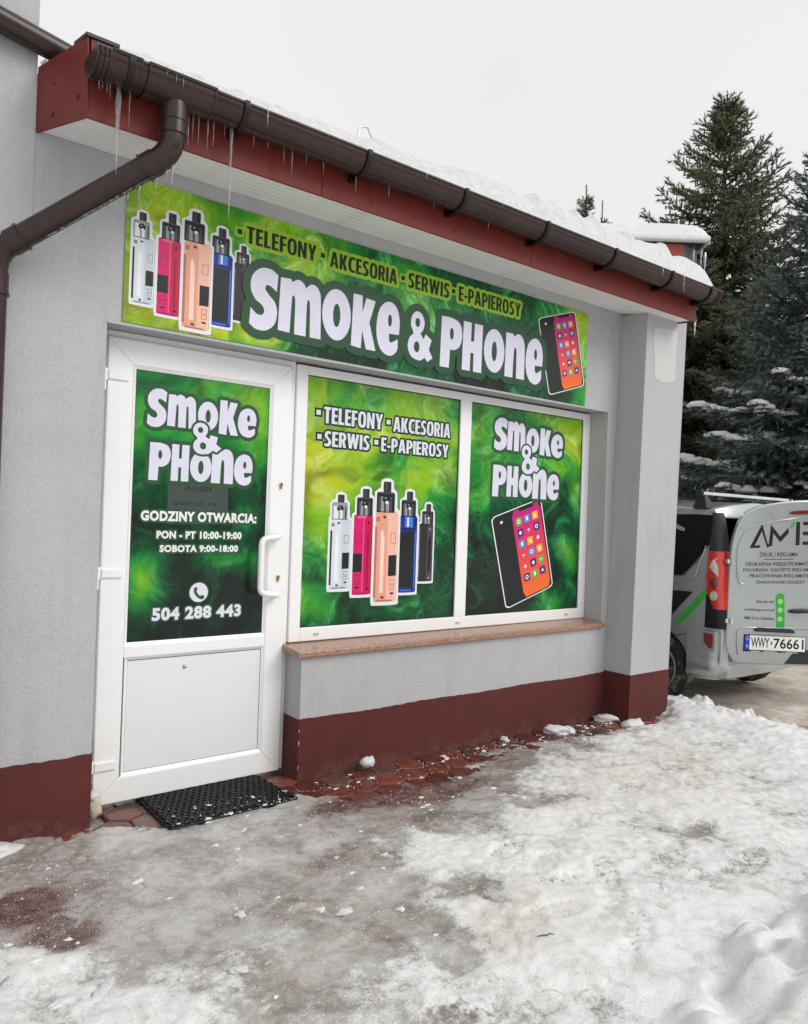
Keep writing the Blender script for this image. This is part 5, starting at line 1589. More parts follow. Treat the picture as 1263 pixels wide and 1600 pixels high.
for k, (x, z, l, lab) in enumerate([(.058,3.20,.045,'tiny icicle on the gutter lip above the outlet'),(.087,3.20,.055,'second tiny icicle on the gutter lip above the outlet'),(.020,3.20,.03,'tiniest icicle on the gutter lip, left of the outlet'),(.468,3.20,.085,'bent icicle on the gutter lip right of the first hook'),(.385,3.20,.03,'stub of ice on the gutter lip at the first hook'),(1.371,3.22,.06,'small icicle on the gutter lip below the roof wire'),(1.918,3.22,.045,'small icicle on the gutter lip right of the roof wire'),(3.455,3.20,.065,'small icicle on the gutter lip near the right end'),(3.71,3.20,.13,'long icicle on the gutter lip near the right end')]):
    icicle(x, -.588, z, l, None, lab, 'icicles on the gutter lip', k+2)
for k, (x, z, l, lab) in enumerate([(.094,2.868,.085,'stubby icicle at the right end of the row under the pipe bend'),(.075,2.850,.06,'second stubby icicle from the right under the pipe bend'),(.041,2.822,.06,'middle stubby icicle under the pipe bend'),(-.014,2.772,.055,'fourth stubby icicle from the right under the pipe'),(-.05,2.742,.03,'shortest stubby icicle under the sloping pipe')]):
    t = (.09-x)/.568
    icicle(x, -.478+t*.403, z, l, .006, lab, 'icicles under the sloping downpipe', k+1)
for k, (x, z, l, lab) in enumerate([(-.082,2.725,.03,'small icicle over the left edge of the sign'),(-.115,2.70,.06,'thin icicle left of the sign edge under the pipe'),(-.183,2.648,.165,'longest icicle hanging off the middle of the sloping downpipe'),(-.14,2.68,.03,'small icicle between two longer ones under the pipe')]):
    t = (.09-x)/.568
    icicle(x, -.478+t*.403, z, l, None, lab, 'icicles under the sloping downpipe', k+3)
icicle(4.175,-.40,2.99,.11,.007,'single icicle at the right lower corner of the red fascia', 'icicles hanging from the gutter', 4)
# film of frozen drips along the underside of the sloping pipe
g = MB(); rs = random.Random(2)
for k in range(60):
    t = rs.uniform(.12, .70); a = Vector((.09,-.490,2.925)).lerp(Vector((-.478,-.075,2.475)), t)
    w_ = rs.uniform(.006,.016); r = rs.uniform(.002,.004); d_ = (Vector((-.478,-.075,2.475))-Vector((.09,-.490,2.925))).normalized()
    c_ = a + Vector((0,-.012,-.0595)) + Vector((0, rs.uniform(-.008,.004), 0))
    g.tube([c_ - d_*w_, c_ + Vector((0,0,-r*.6)), c_ + d_*w_], [.0008, r, .0008], 6)
    if rs.random() < .45: g.tube([c_, c_ + Vector((0,0,-rs.uniform(.006,.016)))], [r*.8, .0005], 5)
tag(g.build('frost_crust', M['icicle'], None, smooth=True), 'thin film of frozen drips along the sloping downpipe', None, None, 'stuff')
# ------------------------------------------------------------------ neighbouring wing whose snowy eave shows over the roof
HR = Vector((.784, -.6206, 0)); HF = Vector((.6206, .784, 0))
def hp(lat, dep, z): 
    v = Vector((CP.x, CP.y, 0)) + HR*lat + HF*dep
    return (v.x, v.y, z)
wing = thing('neighbouring_building', 'building behind the shop with a red eave under thick snow', 'building', hp(2.5, 17, 0))
def obox(mb, l0, l1, d0, d1, z0, z1, mi=0):
    mb.hexa([hp(l0,d0,z0),hp(l1,d0,z0),hp(l1,d1,z0),hp(l0,d1,z0),hp(l0,d0,z1),hp(l1,d0,z1),hp(l1,d1,z1),hp(l0,d1,z1)], mi)
g = MB(); obox(g, -1.0, 4.85, 14.5, 20, -.1, 6.55)
g.build('wall', M['stucco'], wing)
g = MB(); obox(g, -1.2, 4.93, 13.98, 14.05, 6.28, 6.60)
g.build('fascia', pmat('bright_red_fascia', (.36,.055,.03), .5), wing)
g = MB()
g.hexa([hp(4.93,14.0,6.26),hp(5.28,14.25,6.12),hp(5.28,20,6.12),hp(4.93,20,6.26),hp(4.93,14.0,6.60),hp(5.28,14.25,6.60),hp(5.28,20,6.60),hp(4.93,20,6.60)])
g.build('eave_end_board', pmat('weathered_eave_board', (.16,.155,.15), .8, var=.4, vscale=9), wing)
g = MB(); obox(g, -1.2, 5.28, 14.0, 20, 6.605, 6.63)
g.build('roof', M['roofing'], wing)
def wing_snow():
    us, vs_ = np.concatenate([np.linspace(0, .96, 44), np.linspace(.965, 1, 14), [1.0, 1.0]]), np.concatenate([[0, 0], np.linspace(0, .1, 6), np.linspace(.15, 1, 6)])
    V = []; 
    for j, v in enumerate(vs_):
        for i, u in enumerate(us):
            l = -1.25 + 6.64*u; d_ = 13.90 + 6.1*v
            e = min(1, (1-u)*18, (v)*30+.0)
            t = .34*max(0, e)**.4 + .025*math.sin(l*3+v*4)*e
            zz = 6.63 + .04*max(0, e)**.5 + .10 + t*.72
            if i >= 59 or j == 0: zz = 6.615
            V.append(hp(l, d_, zz))
    F = [(j*60+i, j*60+i+1, (j+1)*60+i+1, (j+1)*60+i) for j in range(13) for i in range(59)]
    mb = MB(); mb.add(V, F)
    # underside rim
    o = mb.build('snow_cover', M['snow'], wing, smooth=True)
    o['label'] = 'thick rounded snow cover on the roof'
    so = o.modifiers.new('thick', 'SOLIDIFY'); so.thickness = .05; so.offset = -1
wing_snow()
for k, (l, z, ln) in enumerate([(5.12,6.55,.42),(5.26,6.50,.36),(5.33,6.46,.50)]):
    p_ = hp(l, 14.0, z)
    icicle(p_[0], p_[1], p_[2], ln, .022, ['icicle under the snowy roof of the building behind, nearest the red board', 'middle icicle under the snowy roof of the building behind', 'longest icicle at the far corner of the snowy roof behind'][k], 'icicles on the building behind', k)

# ------------------------------------------------------------------ spruces
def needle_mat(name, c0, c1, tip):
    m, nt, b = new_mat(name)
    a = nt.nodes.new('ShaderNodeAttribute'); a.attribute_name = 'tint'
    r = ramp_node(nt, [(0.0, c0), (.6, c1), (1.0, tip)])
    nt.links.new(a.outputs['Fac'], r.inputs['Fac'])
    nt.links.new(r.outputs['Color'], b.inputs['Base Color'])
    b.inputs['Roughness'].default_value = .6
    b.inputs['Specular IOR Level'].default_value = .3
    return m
M['needle_green'] = needle_mat('spruce_needles', (.026,.035,.020), (.072,.084,.046), (.16,.16,.09))
M['needle_blue'] = needle_mat('blue_spruce_needles', (.028,.043,.035), (.074,.102,.086), (.16,.20,.175))
M['needle_dark'] = needle_mat('dark_spruce_needles', (.014,.021,.014), (.034,.048,.032), (.07,.085,.055))
M['bark'] = pmat('spruce_bark', (.05,.036,.028), .9, var=.4, vscale=8, bump=.6, bscale=20)
M['cone'] = pmat('spruce_cones', (.105,.052,.024), .8, var=.4, vscale=3)

def sprigs(O, Dv, L, tint, rs, k=11, fat=1.0):
    """needle sprigs: k thin triangles bristling round an axis each"""
    N = len(O)
    up = np.where(np.abs(Dv[:, 2:3]) < .9, np.array([[0, 0, 1.0]]), np.array([[1.0, 0, 0]]))
    A = np.cross(Dv, up); A /= np.linalg.norm(A, axis=1, keepdims=True)
    B = np.cross(A, Dv)
    Vs, Ts = [], []
    for j in range(k):
        ph = rs.rand(N, 1)*6.283 if j < k-1 else np.zeros((N, 1))
        s = (j+rs.rand(N, 1))/k
        rad = A*np.cos(ph) + B*np.sin(ph)
        if j == k-1: rad = rad*.05; s = s*0+.75
        ln = (.30+.16*rs.rand(N, 1))
        tan = A*(-np.sin(ph)) + B*np.cos(ph)
        Lx = L[:, None]
        base = O + Dv*s*Lx
        w = .062*Lx*fat
        tip = base + (Dv*.75 + rad*.62)*ln*Lx
        Vs.append(np.stack([base-tan*w, base+tan*w, tip], 1).reshape(-1, 3))
        Ts.append(np.repeat(np.clip(tint + .12*rs.randn(N), 0, 1), 3))
    V = np.concatenate(Vs); T = np.concatenate(Ts)
    F = np.arange(len(V)).reshape(-1, 3)
    return V, F, T

def big_mesh(name, V, F, mat_, T=None):
    me = bpy.data.meshes.new(name)
    V = np.asarray(V, np.float32); F = np.asarray(F, np.int32); n = F.shape[1]
    me.vertices.add(len(V)); me.vertices.foreach_set('co', V.ravel())
    me.loops.add(F.size); me.loops.foreach_set('vertex_index', F.ravel())
    me.polygons.add(len(F)); me.polygons.foreach_set('loop_start', np.arange(len(F), dtype=np.int32)*n)
    me.update(calc_edges=True)
    if T is not None:
        at = me.attributes.new('tint', 'FLOAT', 'POINT'); at.data.foreach_set('value', np.asarray(T, np.float32))
    me.materials.append(mat_)
    return me

def spruce(name, label, base, height, rfun, seed, mat_, gap=.33, z0=.6, dens=1.0, cones=0, snow=0, sprig=.24, group=None, k=11, snow_z=(0, 99)):
    rs = np.random.RandomState(seed)
    t = thing(name, label, 'tree', base, group)
    bx, by, bz = base
    g = MB()
    g.tube([(bx,by,bz),(bx+.03,by,bz+height*.3),(bx-.02,by+.02,bz+height*.7),(bx,by,bz+height)], [.02*height,.014*height,.007*height,.012], 9)
    O, Dv, LL, TT = [], [], [], []
    snowpts, conepts = [], []
    z = z0
    while z < height-.12:
        top = height - z
        r = rfun(top)
        nb = max(4, int(round((5 + min(3.5, r*1.5)))))
        a0 = rs.rand()*6.28
        for b_ in range(nb):
            az = a0 + 6.283*b_/nb + rs.uniform(-.35, .35)
            Lb = r*rs.uniform(.68, 1.15)
            if Lb < .05: continue
            h0 = z + rs.uniform(-.12, .12)*gap*2
            el = .75 - 1.15*min(1, top/(.55*height)) + rs.uniform(-.1, .1)     # rising at the top, sagging low down
            hv = np.array([math.cos(az), math.sin(az), 0])
            n = max(3, int(Lb/.13))
            pts = []
            for q in range(n+1):
                s = q/n
                drop = math.sin(el)*s*Lb*.8 - .10*Lb*math.sin(math.pi*s)*min(1, top/4) + .14*Lb*s**3
                pts.append(np.array([bx, by, bz+h0]) + hv*(s*Lb*math.cos(el*.7)) + np.array([0, 0, drop]))
            pts = np.array(pts)
            if Lb > .5:
                g.tube([tuple(p_) for p_ in pts[::max(1, n//4)]], list(np.linspace(.012+.010*Lb, .006, len(pts[::max(1, n//4)]))), 5, caps=False)
            side = np.cross(hv, [0, 0, 1.0])
            bt = rs.uniform(.2, .65)
            for q in range(n):
                s = q/n
                d = pts[q+1]-pts[q]; dl = np.linalg.norm(d); d = d/dl
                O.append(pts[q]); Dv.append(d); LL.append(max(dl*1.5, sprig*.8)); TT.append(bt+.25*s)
                if s < .12 and Lb > .8: continue
                for sd in (-1, 1):
                    if rs.rand() > dens: continue
                    tl = (.40*Lb*(1-s)**.8 + .13)*rs.uniform(.6, 1.1)
                    td = d*.72 + side*sd*.75 + np.array([0, 0, rs.uniform(-.28, .10)])
                    td /= np.linalg.norm(td)
                    m_ = max(1, int(tl/(sprig*.75)))
                    for e in range(m_):
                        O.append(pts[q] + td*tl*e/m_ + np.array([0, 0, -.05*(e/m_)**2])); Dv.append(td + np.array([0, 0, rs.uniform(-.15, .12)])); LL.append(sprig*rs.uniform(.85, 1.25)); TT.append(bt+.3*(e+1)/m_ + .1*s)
                        # hanging secondary twigs
                        if e > 0 and rs.rand() < .55*dens:
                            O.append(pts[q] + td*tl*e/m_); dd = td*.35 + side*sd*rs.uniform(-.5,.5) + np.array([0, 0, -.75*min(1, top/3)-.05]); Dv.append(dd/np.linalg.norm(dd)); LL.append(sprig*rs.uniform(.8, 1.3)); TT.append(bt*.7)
            if snow and snow_z[0] < h0 < snow_z[1] and rs.rand() < snow:
                for q in range(1, n):
                    if q > n*.35 and rs.rand() < .8:
                        for _ in range(3): snowpts.append((pts[q] + side*rs.uniform(-.3, .3)*Lb*(1.05-q/n) + hv*rs.uniform(-.06,.06) + np.array([0,0,.04]), rs.uniform(.035, .09)*(.6+.3*Lb), hv))
            if cones and top < height*.55 and rs.rand() < cones:
                for q in range(max(1, n//3), n):
                    for _ in range(2):
                        if rs.rand() < .85: conepts.append(pts[q] + side*rs.uniform(-.2, .2)*Lb*.5 + np.array([0, 0, -.08]))
        z += gap*(.75+.5*rs.rand())*(1 if top > 1.5 else .62)
    O.append(np.array([bx, by, bz+height-.35])); Dv.append(np.array([0, 0, 1.0])); LL.append(.32); TT.append(.7)
    g.build('trunk', M['bark'], t, smooth=True)
    O, Dv = np.array(O), np.array(Dv); Dv /= np.linalg.norm(Dv, axis=1, keepdims=True)
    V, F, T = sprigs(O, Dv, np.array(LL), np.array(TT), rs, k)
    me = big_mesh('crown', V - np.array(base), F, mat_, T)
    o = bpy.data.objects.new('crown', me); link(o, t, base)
    if conepts:
        C_ = np.array(conepts); N = len(C_); V = []; F = []
        r, l = .020, .12
        for i, c in enumerate(C_):
            b = len(V); sc = rs.uniform(.8, 1.3)
            for (zz, rr) in ((0, .4), (-.35*l, 1.0), (-.75*l, .8)):
                for q in range(4):
                    V.append(c + np.array([rr*r*sc*math.cos(q*1.57), rr*r*sc*math.sin(q*1.57), zz*sc]))
            V.append(c + np.array([0, 0, -l*sc]))
            for a in range(2):
                for q in range(4):
                    F.append((b+a*4+q, b+a*4+(q+1) % 4, b+a*4+4+(q+1) % 4)); F.append((b+a*4+q, b+a*4+4+(q+1) % 4, b+a*4+4+q))
            for q in range(4): F.append((b+8+q, b+8+(q+1) % 4, b+12))
        me = big_mesh('cones', np.array(V) - np.array(base), F, M['cone'])
        o = bpy.data.objects.new('cones', me); link(o, t, base); o['kind'] = 'stuff'
    if snowpts:
        bm = bmesh.new(); bmesh.ops.create_icosphere(bm, subdivisions=2, radius=1)
        SV = np.array([v.co[:] for v in bm.verts]); SF = np.array([[v.index for v in f.verts] for f in bm.faces]); bm.free()
        Vs, Fs = [], []; off = 0
        for p_, r, hv in snowpts:
            jit = 1 + .35*(rs.rand(len(SV), 1)-.5)
            sd = np.cross(hv, [0, 0, 1.0])
            q = SV*jit*r
            Vs.append(p_ + q[:, :1]*hv*1.7 + q[:, 1:2]*sd*1.25 + np.array([0, 0, 1.0])*np.maximum(q[:, 2:3]*.8, -.02))
            Fs.append(SF+off); off += len(SV)
        me = big_mesh('snow', np.concatenate(Vs) - np.array(base), np.concatenate(Fs), M['snow'])
        me.polygons.foreach_set('use_smooth', [True]*len(me.polygons))
        o = bpy.data.objects.new('snow', me); link(o, t, base); o['kind'] = 'stuff'
    return t
def at(u, v, depth):
    """where a point seen at photograph pixel (u, v) stands when it is depth metres in front of the camera"""
    return CP + (CF + CR*((u-631.5)/1200) - CU*((v-800)/1200))*depth
def tree_at(u, vtip, depth):
    p_ = at(u, vtip, depth)
    return (p_.x, p_.y, -.1), p_.z + .1
b1, h1 = tree_at(1137, 158, 20)
spruce('spruce_tree', 'tall dark spruce with brown cones in its upper half, behind the silver van', b1, h1, lambda t: (.14 + .50*t) if t < 2.4 else min(1.34 + .44*(t-2.4), 3.2), 5, M['needle_green'], gap=.30, z0=1.0, cones=.75, snow=.12, sprig=.30, snow_z=(0, 5.5), k=15)
b2, h2 = tree_at(1288, 235, 12.5)
spruce('spruce_tree', 'bluish spruce at the right edge with snow lying on its lower branches', b2, h2, lambda t: .10 + .50*t, 9, M['needle_blue'], gap=.25, z0=.5, snow=.60, sprig=.20, snow_z=(.8, 4.3), k=15)
b3, h3 = tree_at(1185, 520, 17)
spruce('spruce_tree', 'lower dark spruce filling the gap between the two big spruces', b3, h3, lambda t: .2 + .62*t, 12, M['needle_dark'], gap=.34, z0=.4, snow=.12, sprig=.26, k=9)
b4, h4 = tree_at(1075, 560, 24)
spruce('spruce_tree', 'distant dark spruce half hidden behind the column', b4, h4, lambda t: .2 + .60*t, 14, M['needle_dark'], gap=.45, z0=.4, sprig=.36, k=8, snow=.1)
b5, h5 = tree_at(917, 288, 26)
spruce('spruce_tree', 'slim spruce whose bare leading shoot shows over the roof, the taller of two', b5, h5, lambda t: max(0.02, .34*(t-.45)) if t < 3 else .85 + .3*(t-3), 15, M['needle_green'], gap=.42, z0=1, sprig=.26, k=9, group='young spruces behind the roof')
b6, h6 = tree_at(942, 313, 27)
spruce('spruce_tree', 'shorter of the two spruce tips showing over the snowy roof, on the right', b6, h6, lambda t: max(0.02, .34*(t-.45)) if t < 3 else .85 + .3*(t-3), 16, M['needle_green'], gap=.42, z0=1, sprig=.26, k=9, group='young spruces behind the roof')
b7, h7 = tree_at(1330, 430, 20)
spruce('spruce_tree', 'dark spruce beyond the bluish one at the right edge', b7, h7, lambda t: .2 + .5*t, 18, M['needle_dark'], gap=.45, z0=.4, sprig=.30, k=8, snow=.1)

# ------------------------------------------------------------------ silver van with its left rear door swung open
M['silver'] = pmat('silver_paint', (.44,.47,.475), .26, metal=.6, var=.03, vscale=2, coat=.9, dirt=((.26,.25,.23), 3.0, .56, .9))
M['glass_dark'] = pmat('black_tinted_glass', (.006,.006,.008), .08, spec=.25)
M['decal_black'] = pmat('black_decal', (.012,.012,.014), .4, spec=.3)
M['decal_grey'] = pmat('dark_grey_decal', (.035,.037,.040), .45, spec=.3)
M['decal_green'] = pmat('green_decal', (.035,.40,.035), .4, var=.04)
M['black_plastic'] = pmat('black_plastic', (.02,.02,.022), .5)
M['interior'] = pmat('dark_cargo_space', (.015,.015,.016), .8)
M['tyre'] = pmat('tyre_rubber', (.022,.021,.020), .75, var=.3, dirt=((.42,.37,.30), 7.0, .50, .66), bump=.4, bscale=30)
M['alloy'] = pmat('alloy_rim', (.42,.42,.43), .4, metal=.7, dirt=((.25,.22,.19), 8, .5, .8))
M['red_lens'] = pmat('red_lens', (.62,.020,.012), .12, coat=1.0, var=.15, vscale=18)
M['dark_red_lens'] = pmat('dark_red_lens', (.16,.012,.010), .15, coat=1.0)
M['clear_lens'] = pmat('clear_lens', (.55,.52,.46), .15, coat=1.0, var=.3, vscale=40)
M['chrome'] = pmat('chrome', (.7,.7,.72), .15, metal=1.0)

VX0, VX1 = 4.68, 6.33
van = thing('van', 'silver van parked beside the shop with its rear door swung open', 'van', (5.5, 1.5, -.04))
def van_body():
    prof = [(-.36,.235),(-.405,.40),(-.41,.60),(-.39,.95),(-.355,1.28),(-.315,1.52),(-.28,1.595),(.5,1.625),(1.9,1.60),(2.05,1.56),(2.62,1.08),(3.25,.93),(3.52,.78),(3.60,.55),(3.58,.24),(3.2,.22)]
    arch = lambda cy: [(cy + .345*math.cos(R(a)), .265 + .345*math.sin(R(a))) for a in range(0, 181, 20)]
    prof = prof + [(2.82+.35,.22)] + arch(2.82) + [(2.82-.35,.22),(.20+.35,.22)] + arch(.20) + [(.20-.35,.225)]
    xs = [0, .04, .15, .35, .65, .85, .96, 1.0]
    n = len(prof); V = []; F = []
    for fx in xs:
        for (y, z) in prof:
            tum = .075*sstep(.98, 1.62, np.array(z))
            x = VX0 + (VX1-VX0)*fx
            cx = (VX0+VX1)/2
            x = cx + (x-cx)*(1 - float(tum)/(.5*(VX1-VX0)))
            edge = min(fx, 1-fx)*2
            zz = z + (.075*(1-(1-edge)**2.2) if z > 1.45 else 0)*(1 if y < 2.0 else .7)
            yy = y - (.05*(1-(1-edge)**3) if y < -.2 else 0) + (.10*(1-(1-edge)**3) if y > 2.6 and z > .3 else 0)
            V.append((x, yy, zz))
    for k in range(len(xs)-1):
        for i in range(n):
            F.append((k*n+i, k*n+(i+1) % n, (k+1)*n+(i+1) % n, (k+1)*n+i))
    F.append(tuple(range(n))); F.append(tuple((len(xs)-1)*n + i for i in range(n)))
    mb = MB(); mb.add(V, F)
    o = mb.build('body', [M['silver'], M['interior']], van)
    bm = bmesh.new(); bm.from_mesh(o.data); bmesh.ops.triangulate(bm, faces=[f for f in bm.faces if len(f.verts) > 4]); bm.to_mesh(o.data); bm.free()
    # hollow out the cargo space
    c = MB(); c.box(4.80, 6.22, -.7, 1.6, .42, 1.53)
    co = c.build('cargo_cut', M['interior'], None)
    bo = o.modifiers.new('hollow', 'BOOLEAN'); bo.operation = 'DIFFERENCE'; bo.object = co; bo.solver = 'EXACT'
    bv = o.modifiers.new('bevel', 'BEVEL'); bv.width = .022; bv.segments = 3; bv.limit_method = 'ANGLE'; bv.angle_limit = R(38)
    dg = bpy.context.evaluated_depsgraph_get()
    me = bpy.data.meshes.new_from_object(o.evaluated_get(dg))
    o.modifiers.clear(); o.data = me
    bpy.data.objects.remove(co)
    for p_ in me.polygons:
        p_.use_smooth = True
        c_ = p_.center + WL[o.name]
        if 4.79 < c_.x < 6.23 and -.28 < c_.y < 1.61 and .41 < c_.z < 1.54:
            p_.material_index = 1
    if len(me.materials) < 2: me.materials.append(M['interior'])
    try: me.set_sharp_from_angle(angle=R(30))
    except Exception: pass
    return o
vbody = van_body()
def side_x(z): return VX0 + float(.075*sstep(.98, 1.62, np.array(z)))
def side_patch(name, pts, m_, off=.004, th_=.006, parent=van):
    """piece following the left flank. pts (y, z)"""
    n = len(pts); V = [(side_x(z)-off, y, z) for y, z in pts] + [(side_x(z)-off+th_+.004, y, z) for y, z in pts]
    g = MB(); g.add(V, [tuple(range(n)), tuple(range(2*n-1, n-1, -1))] + [(i, n+i, n+(i+1) % n, (i+1) % n) for i in range(n)])
    return g.build(name, m_, parent)
side_patch('side_window', [(.9,1.53),(-.12,1.555),(-.275,1.548),(-.278,1.33),(-.15,1.16),(-.045,1.045),(.9,1.01)], M['glass_dark'])
side_patch('side_decal', [(.6,.90),(-.145,.917),(-.04,.80),(.048,.694),(.6,.30)], M['decal_black'], .002, .003)
side_patch('green_stripe', [(-.285,.985),(-.285,.912),(-.057,.649),(.006,.644)], M['decal_green'], .0032, .003)
g = MB()
g.tube([(side_x(1.0)-.001, 1.4, .985),(side_x(1.0)-.001,.0,.995),(side_x(1.0)-.001,-.10,1.005),(side_x(1.06)-.001,-.17,1.06),(side_x(1.3)-.001,-.235,1.30)], .006, 6)
g.build('body_crease', M['silver'], vbody, smooth=True)
side_patch('fuel_seam', [(-.40,.612),(-.25,.606),(-.12,.585),(-.02,.548),(.02,.548),(-.02,.541),(-.12,.579),(-.25,.600),(-.40,.606)], M['black_plastic'], .0015, .002)
# rear corner: black quarter trim and the tall tail lamp wrap from flank to rear
def yprof(z): return float(np.interp(z, [.235,.40,.60,.95,1.28,1.52,1.595], [-.36,-.405,-.41,-.39,-.355,-.315,-.28]))
def corner_piece(name, prof, m_, off=.007, parent=van):
    """prof rows: (z, y on the flank where it starts, x on the rear where it ends); wraps the rear corner"""
    V = []; F = []
    for (z, ys, xe) in prof:
        xs_ = side_x(z) - off; yr = yprof(z) - off
        path = [(xs_, ys), (xs_, yr+.045), (xs_+.005, yr+.020), (xs_+.022, yr+.000), (xs_+.05, yr-.012), (xe, yr-.022)]
        for (x, y) in path: V.append((x, y, z))
        for (x, y) in path: V.append((x+.02, y+.03, z))
    m_n = 12
    for r in range(len(prof)-1):
        a, b = r*m_n, (r+1)*m_n
        for k in range(5):
            F.append((a+k, a+k+1, b+k+1, b+k)); F.append((a+6+k, b+6+k, b+7+k, a+7+k))
        F.append((a, b, b+6, a+6)); F.append((a+5, a+11, b+11, b+5))
    e = (len(prof)-1)*m_n
    for k in range(5):
        F.append((k, 6+k, 7+k, k+1)); F.append((e+k, e+k+1, e+7+k, e+6+k))
    g = MB(); g.add(V, F)
    return g.build(name, m_, parent, smooth=True, auto=40)
corner_piece('quarter_trim', [(1.262,-.282,4.80),(1.36,-.282,4.80),(1.46,-.282,4.80),(1.53,-.282,4.80),(1.57,-.284,4.80)], M['decal_grey'], off=.014)
corner_piece('lower_trim', [(.645,-.282,4.80),(.75,-.284,4.80),(.86,-.287,4.80),(.905,-.288,4.80)], M['decal_black'], off=.014)
lamp = corner_piece('tail_lamp', [(.80,-.350,4.80),(.84,-.330,4.80),(.90,-.302,4.80),(.93,-.292,4.80),(1.05,-.290,4.80),(1.18,-.286,4.80),(1.258,-.282,4.80)], M['red_lens'], off=.018)
def lens(name, pts, m_, off):
    n = len(pts); V = []
    for d in (off, -.02):
        for y, z in pts:
            t = max(0, (yprof(z)+.04 - y))
            V.append((side_x(z)-d + t*t*9, y, z))
    g = MB(); g.add(V, [tuple(range(n)), tuple(range(2*n-1, n-1, -1))] + [(i, n+i, n+(i+1) % n, (i+1) % n) for i in range(n)])
    g.build(name, m_, lamp)
lens('indicator_lens', catmull([(-.298,1.135),(-.318,1.185),(-.350,1.205),(-.368,1.195,1),(-.372,1.06,1),(-.345,1.085),(-.315,1.11)], 4), M['clear_lens'], .024)
lens('brake_lens', ell(-.340,1.005,.034,.046,20), M['dark_red_lens'], .023)
lens('reverse_lens', ell(-.345,.905,.030,.038,20), M['clear_lens'], .0245)
# rear bumper: wraps the corner, split line on top
def bumper():
    path = [(VX0-.016, -.12), (VX0-.020, -.29), (VX0-.006, -.380), (VX0+.05, -.440), (VX0+.30, -.466), (VX0+.83, -.475), (VX1-.30, -.466), (VX1-.05, -.440), (VX1+.006, -.380), (VX1+.020, -.29), (VX1+.016, -.12)]
    prof = [(0.0,.245,.03),(.010,.30,.0),(.0,.36,-.004),(-.004,.385,-.012),(.0,.40,.0)]
    V = []; F = []
    rows = [(.235,.05),(.255,.012),(.30,.0),(.35,-.004),(.368,.001),(.40,.003),(.62,.004),(.635,.03)]
    for (z, ins) in rows:
        for (x, y) in path:
            cx = (VX0+VX1)/2
            sx = 1 if x > cx else -1
            V.append((x - sx*ins*(1 if abs(x-cx) > .7 else 0), y + ins, z))
    n = len(path)
    for r in range(len(rows)-1):
        for k in range(n-1): F.append((r*n+k, r*n+k+1, (r+1)*n+k+1, (r+1)*n+k))
    g = MB(); g.add(V, F)
    return g.build('rear_bumper', M['silver'], van, smooth=True, auto=35)
bmp = bumper()
def flank_patch(name, pts, m_, x0, x1):
    g = MB(); g.prism(pts, x0, x1, 'x'); return g.build(name, m_, bmp, bevel=.004)
flank_patch('reflector', catmull([(-.275,.605,1),(-.355,.598,1),(-.355,.52),(-.342,.487),(-.318,.490),(-.284,.520),(-.275,.56)], 4), M['dark_red_lens'], 4.648, 4.70)
flank_patch('reflector_housing', catmull([(-.262,.625,1),(-.368,.618,1),(-.370,.51),(-.355,.462),(-.318,.465),(-.272,.500),(-.262,.55)], 4), M['silver'], 4.656, 4.70)
# wheels
def wheel(x, y, s, name='wheel'):
    t = bpy.data.objects.new(name, None); t.empty_display_size = .1; link(t, van, (x, y, .262))
    g = MB()
    W = .19; pr = [(0,.205),(.0,.235),(.012,.275),(.035,.292),(.06,.297),(.13,.297),(.155,.292),(.178,.275),(.19,.235),(.19,.205)]
    n = 40; V = []; F = []
    for k in range(n):
        a = 2*math.pi*k/n
        for (w_, r) in pr:
            rr = r - (.006 if (k % 2 and .03 < w_ < .16) else 0)
            V.append((x + s*w_, y + rr*math.cos(a), .262 + rr*math.sin(a)))
    m_ = len(pr)
    for k in range(n):
        for q in range(m_-1):
            F.append((k*m_+q, k*m_+q+1, ((k+1) % n)*m_+q+1, ((k+1) % n)*m_+q))
    g.add(V, F); g.build('tyre', M['tyre'], t, smooth=True, auto=40)
    g = MB()
    for k in range(10):
        a = 2*math.pi*k/10; da = .11
        g.prism([(y + r*math.cos(a+q), .262 + r*math.sin(a+q)) for (r, q) in ((.045,-.3),(.195,-da),(.195,da),(.045,.3))], x+s*.012, x+s*.03, 'x')
    V = []; F = []
    for k in range(32):
        a = 2*math.pi*k/32
        for (w_, r) in ((.0,.208),(-.004,.20),(.012,.185),(.14,.18)): V.append((x+s*w_, y+r*math.cos(a), .262+r*math.sin(a)))
    for k in range(32):
        for q in range(3): F.append((k*4+q, k*4+q+1, ((k+1) % 32)*4+q+1, ((k+1) % 32)*4+q))
    g.add(V, F)
    g.prism(ell(y,.262,.05,.05,16), x+s*.006, x+s*.05, 'x')
    g.prism(ell(y,.262,.19,.19,24), x+s*.09, x+s*.10, 'x')
    g.build('rim', M['alloy'], t, smooth=True, auto=35)
wheel(4.678, .19, 1); wheel(6.322, .19, -1); wheel(4.690, 2.82, 1); wheel(6.318, 2.82, -1)
g = MB(); g.box(4.86, 6.14, -.1, 3.3, .24, .30)
g.build('underbody', M['black_plastic'], van)
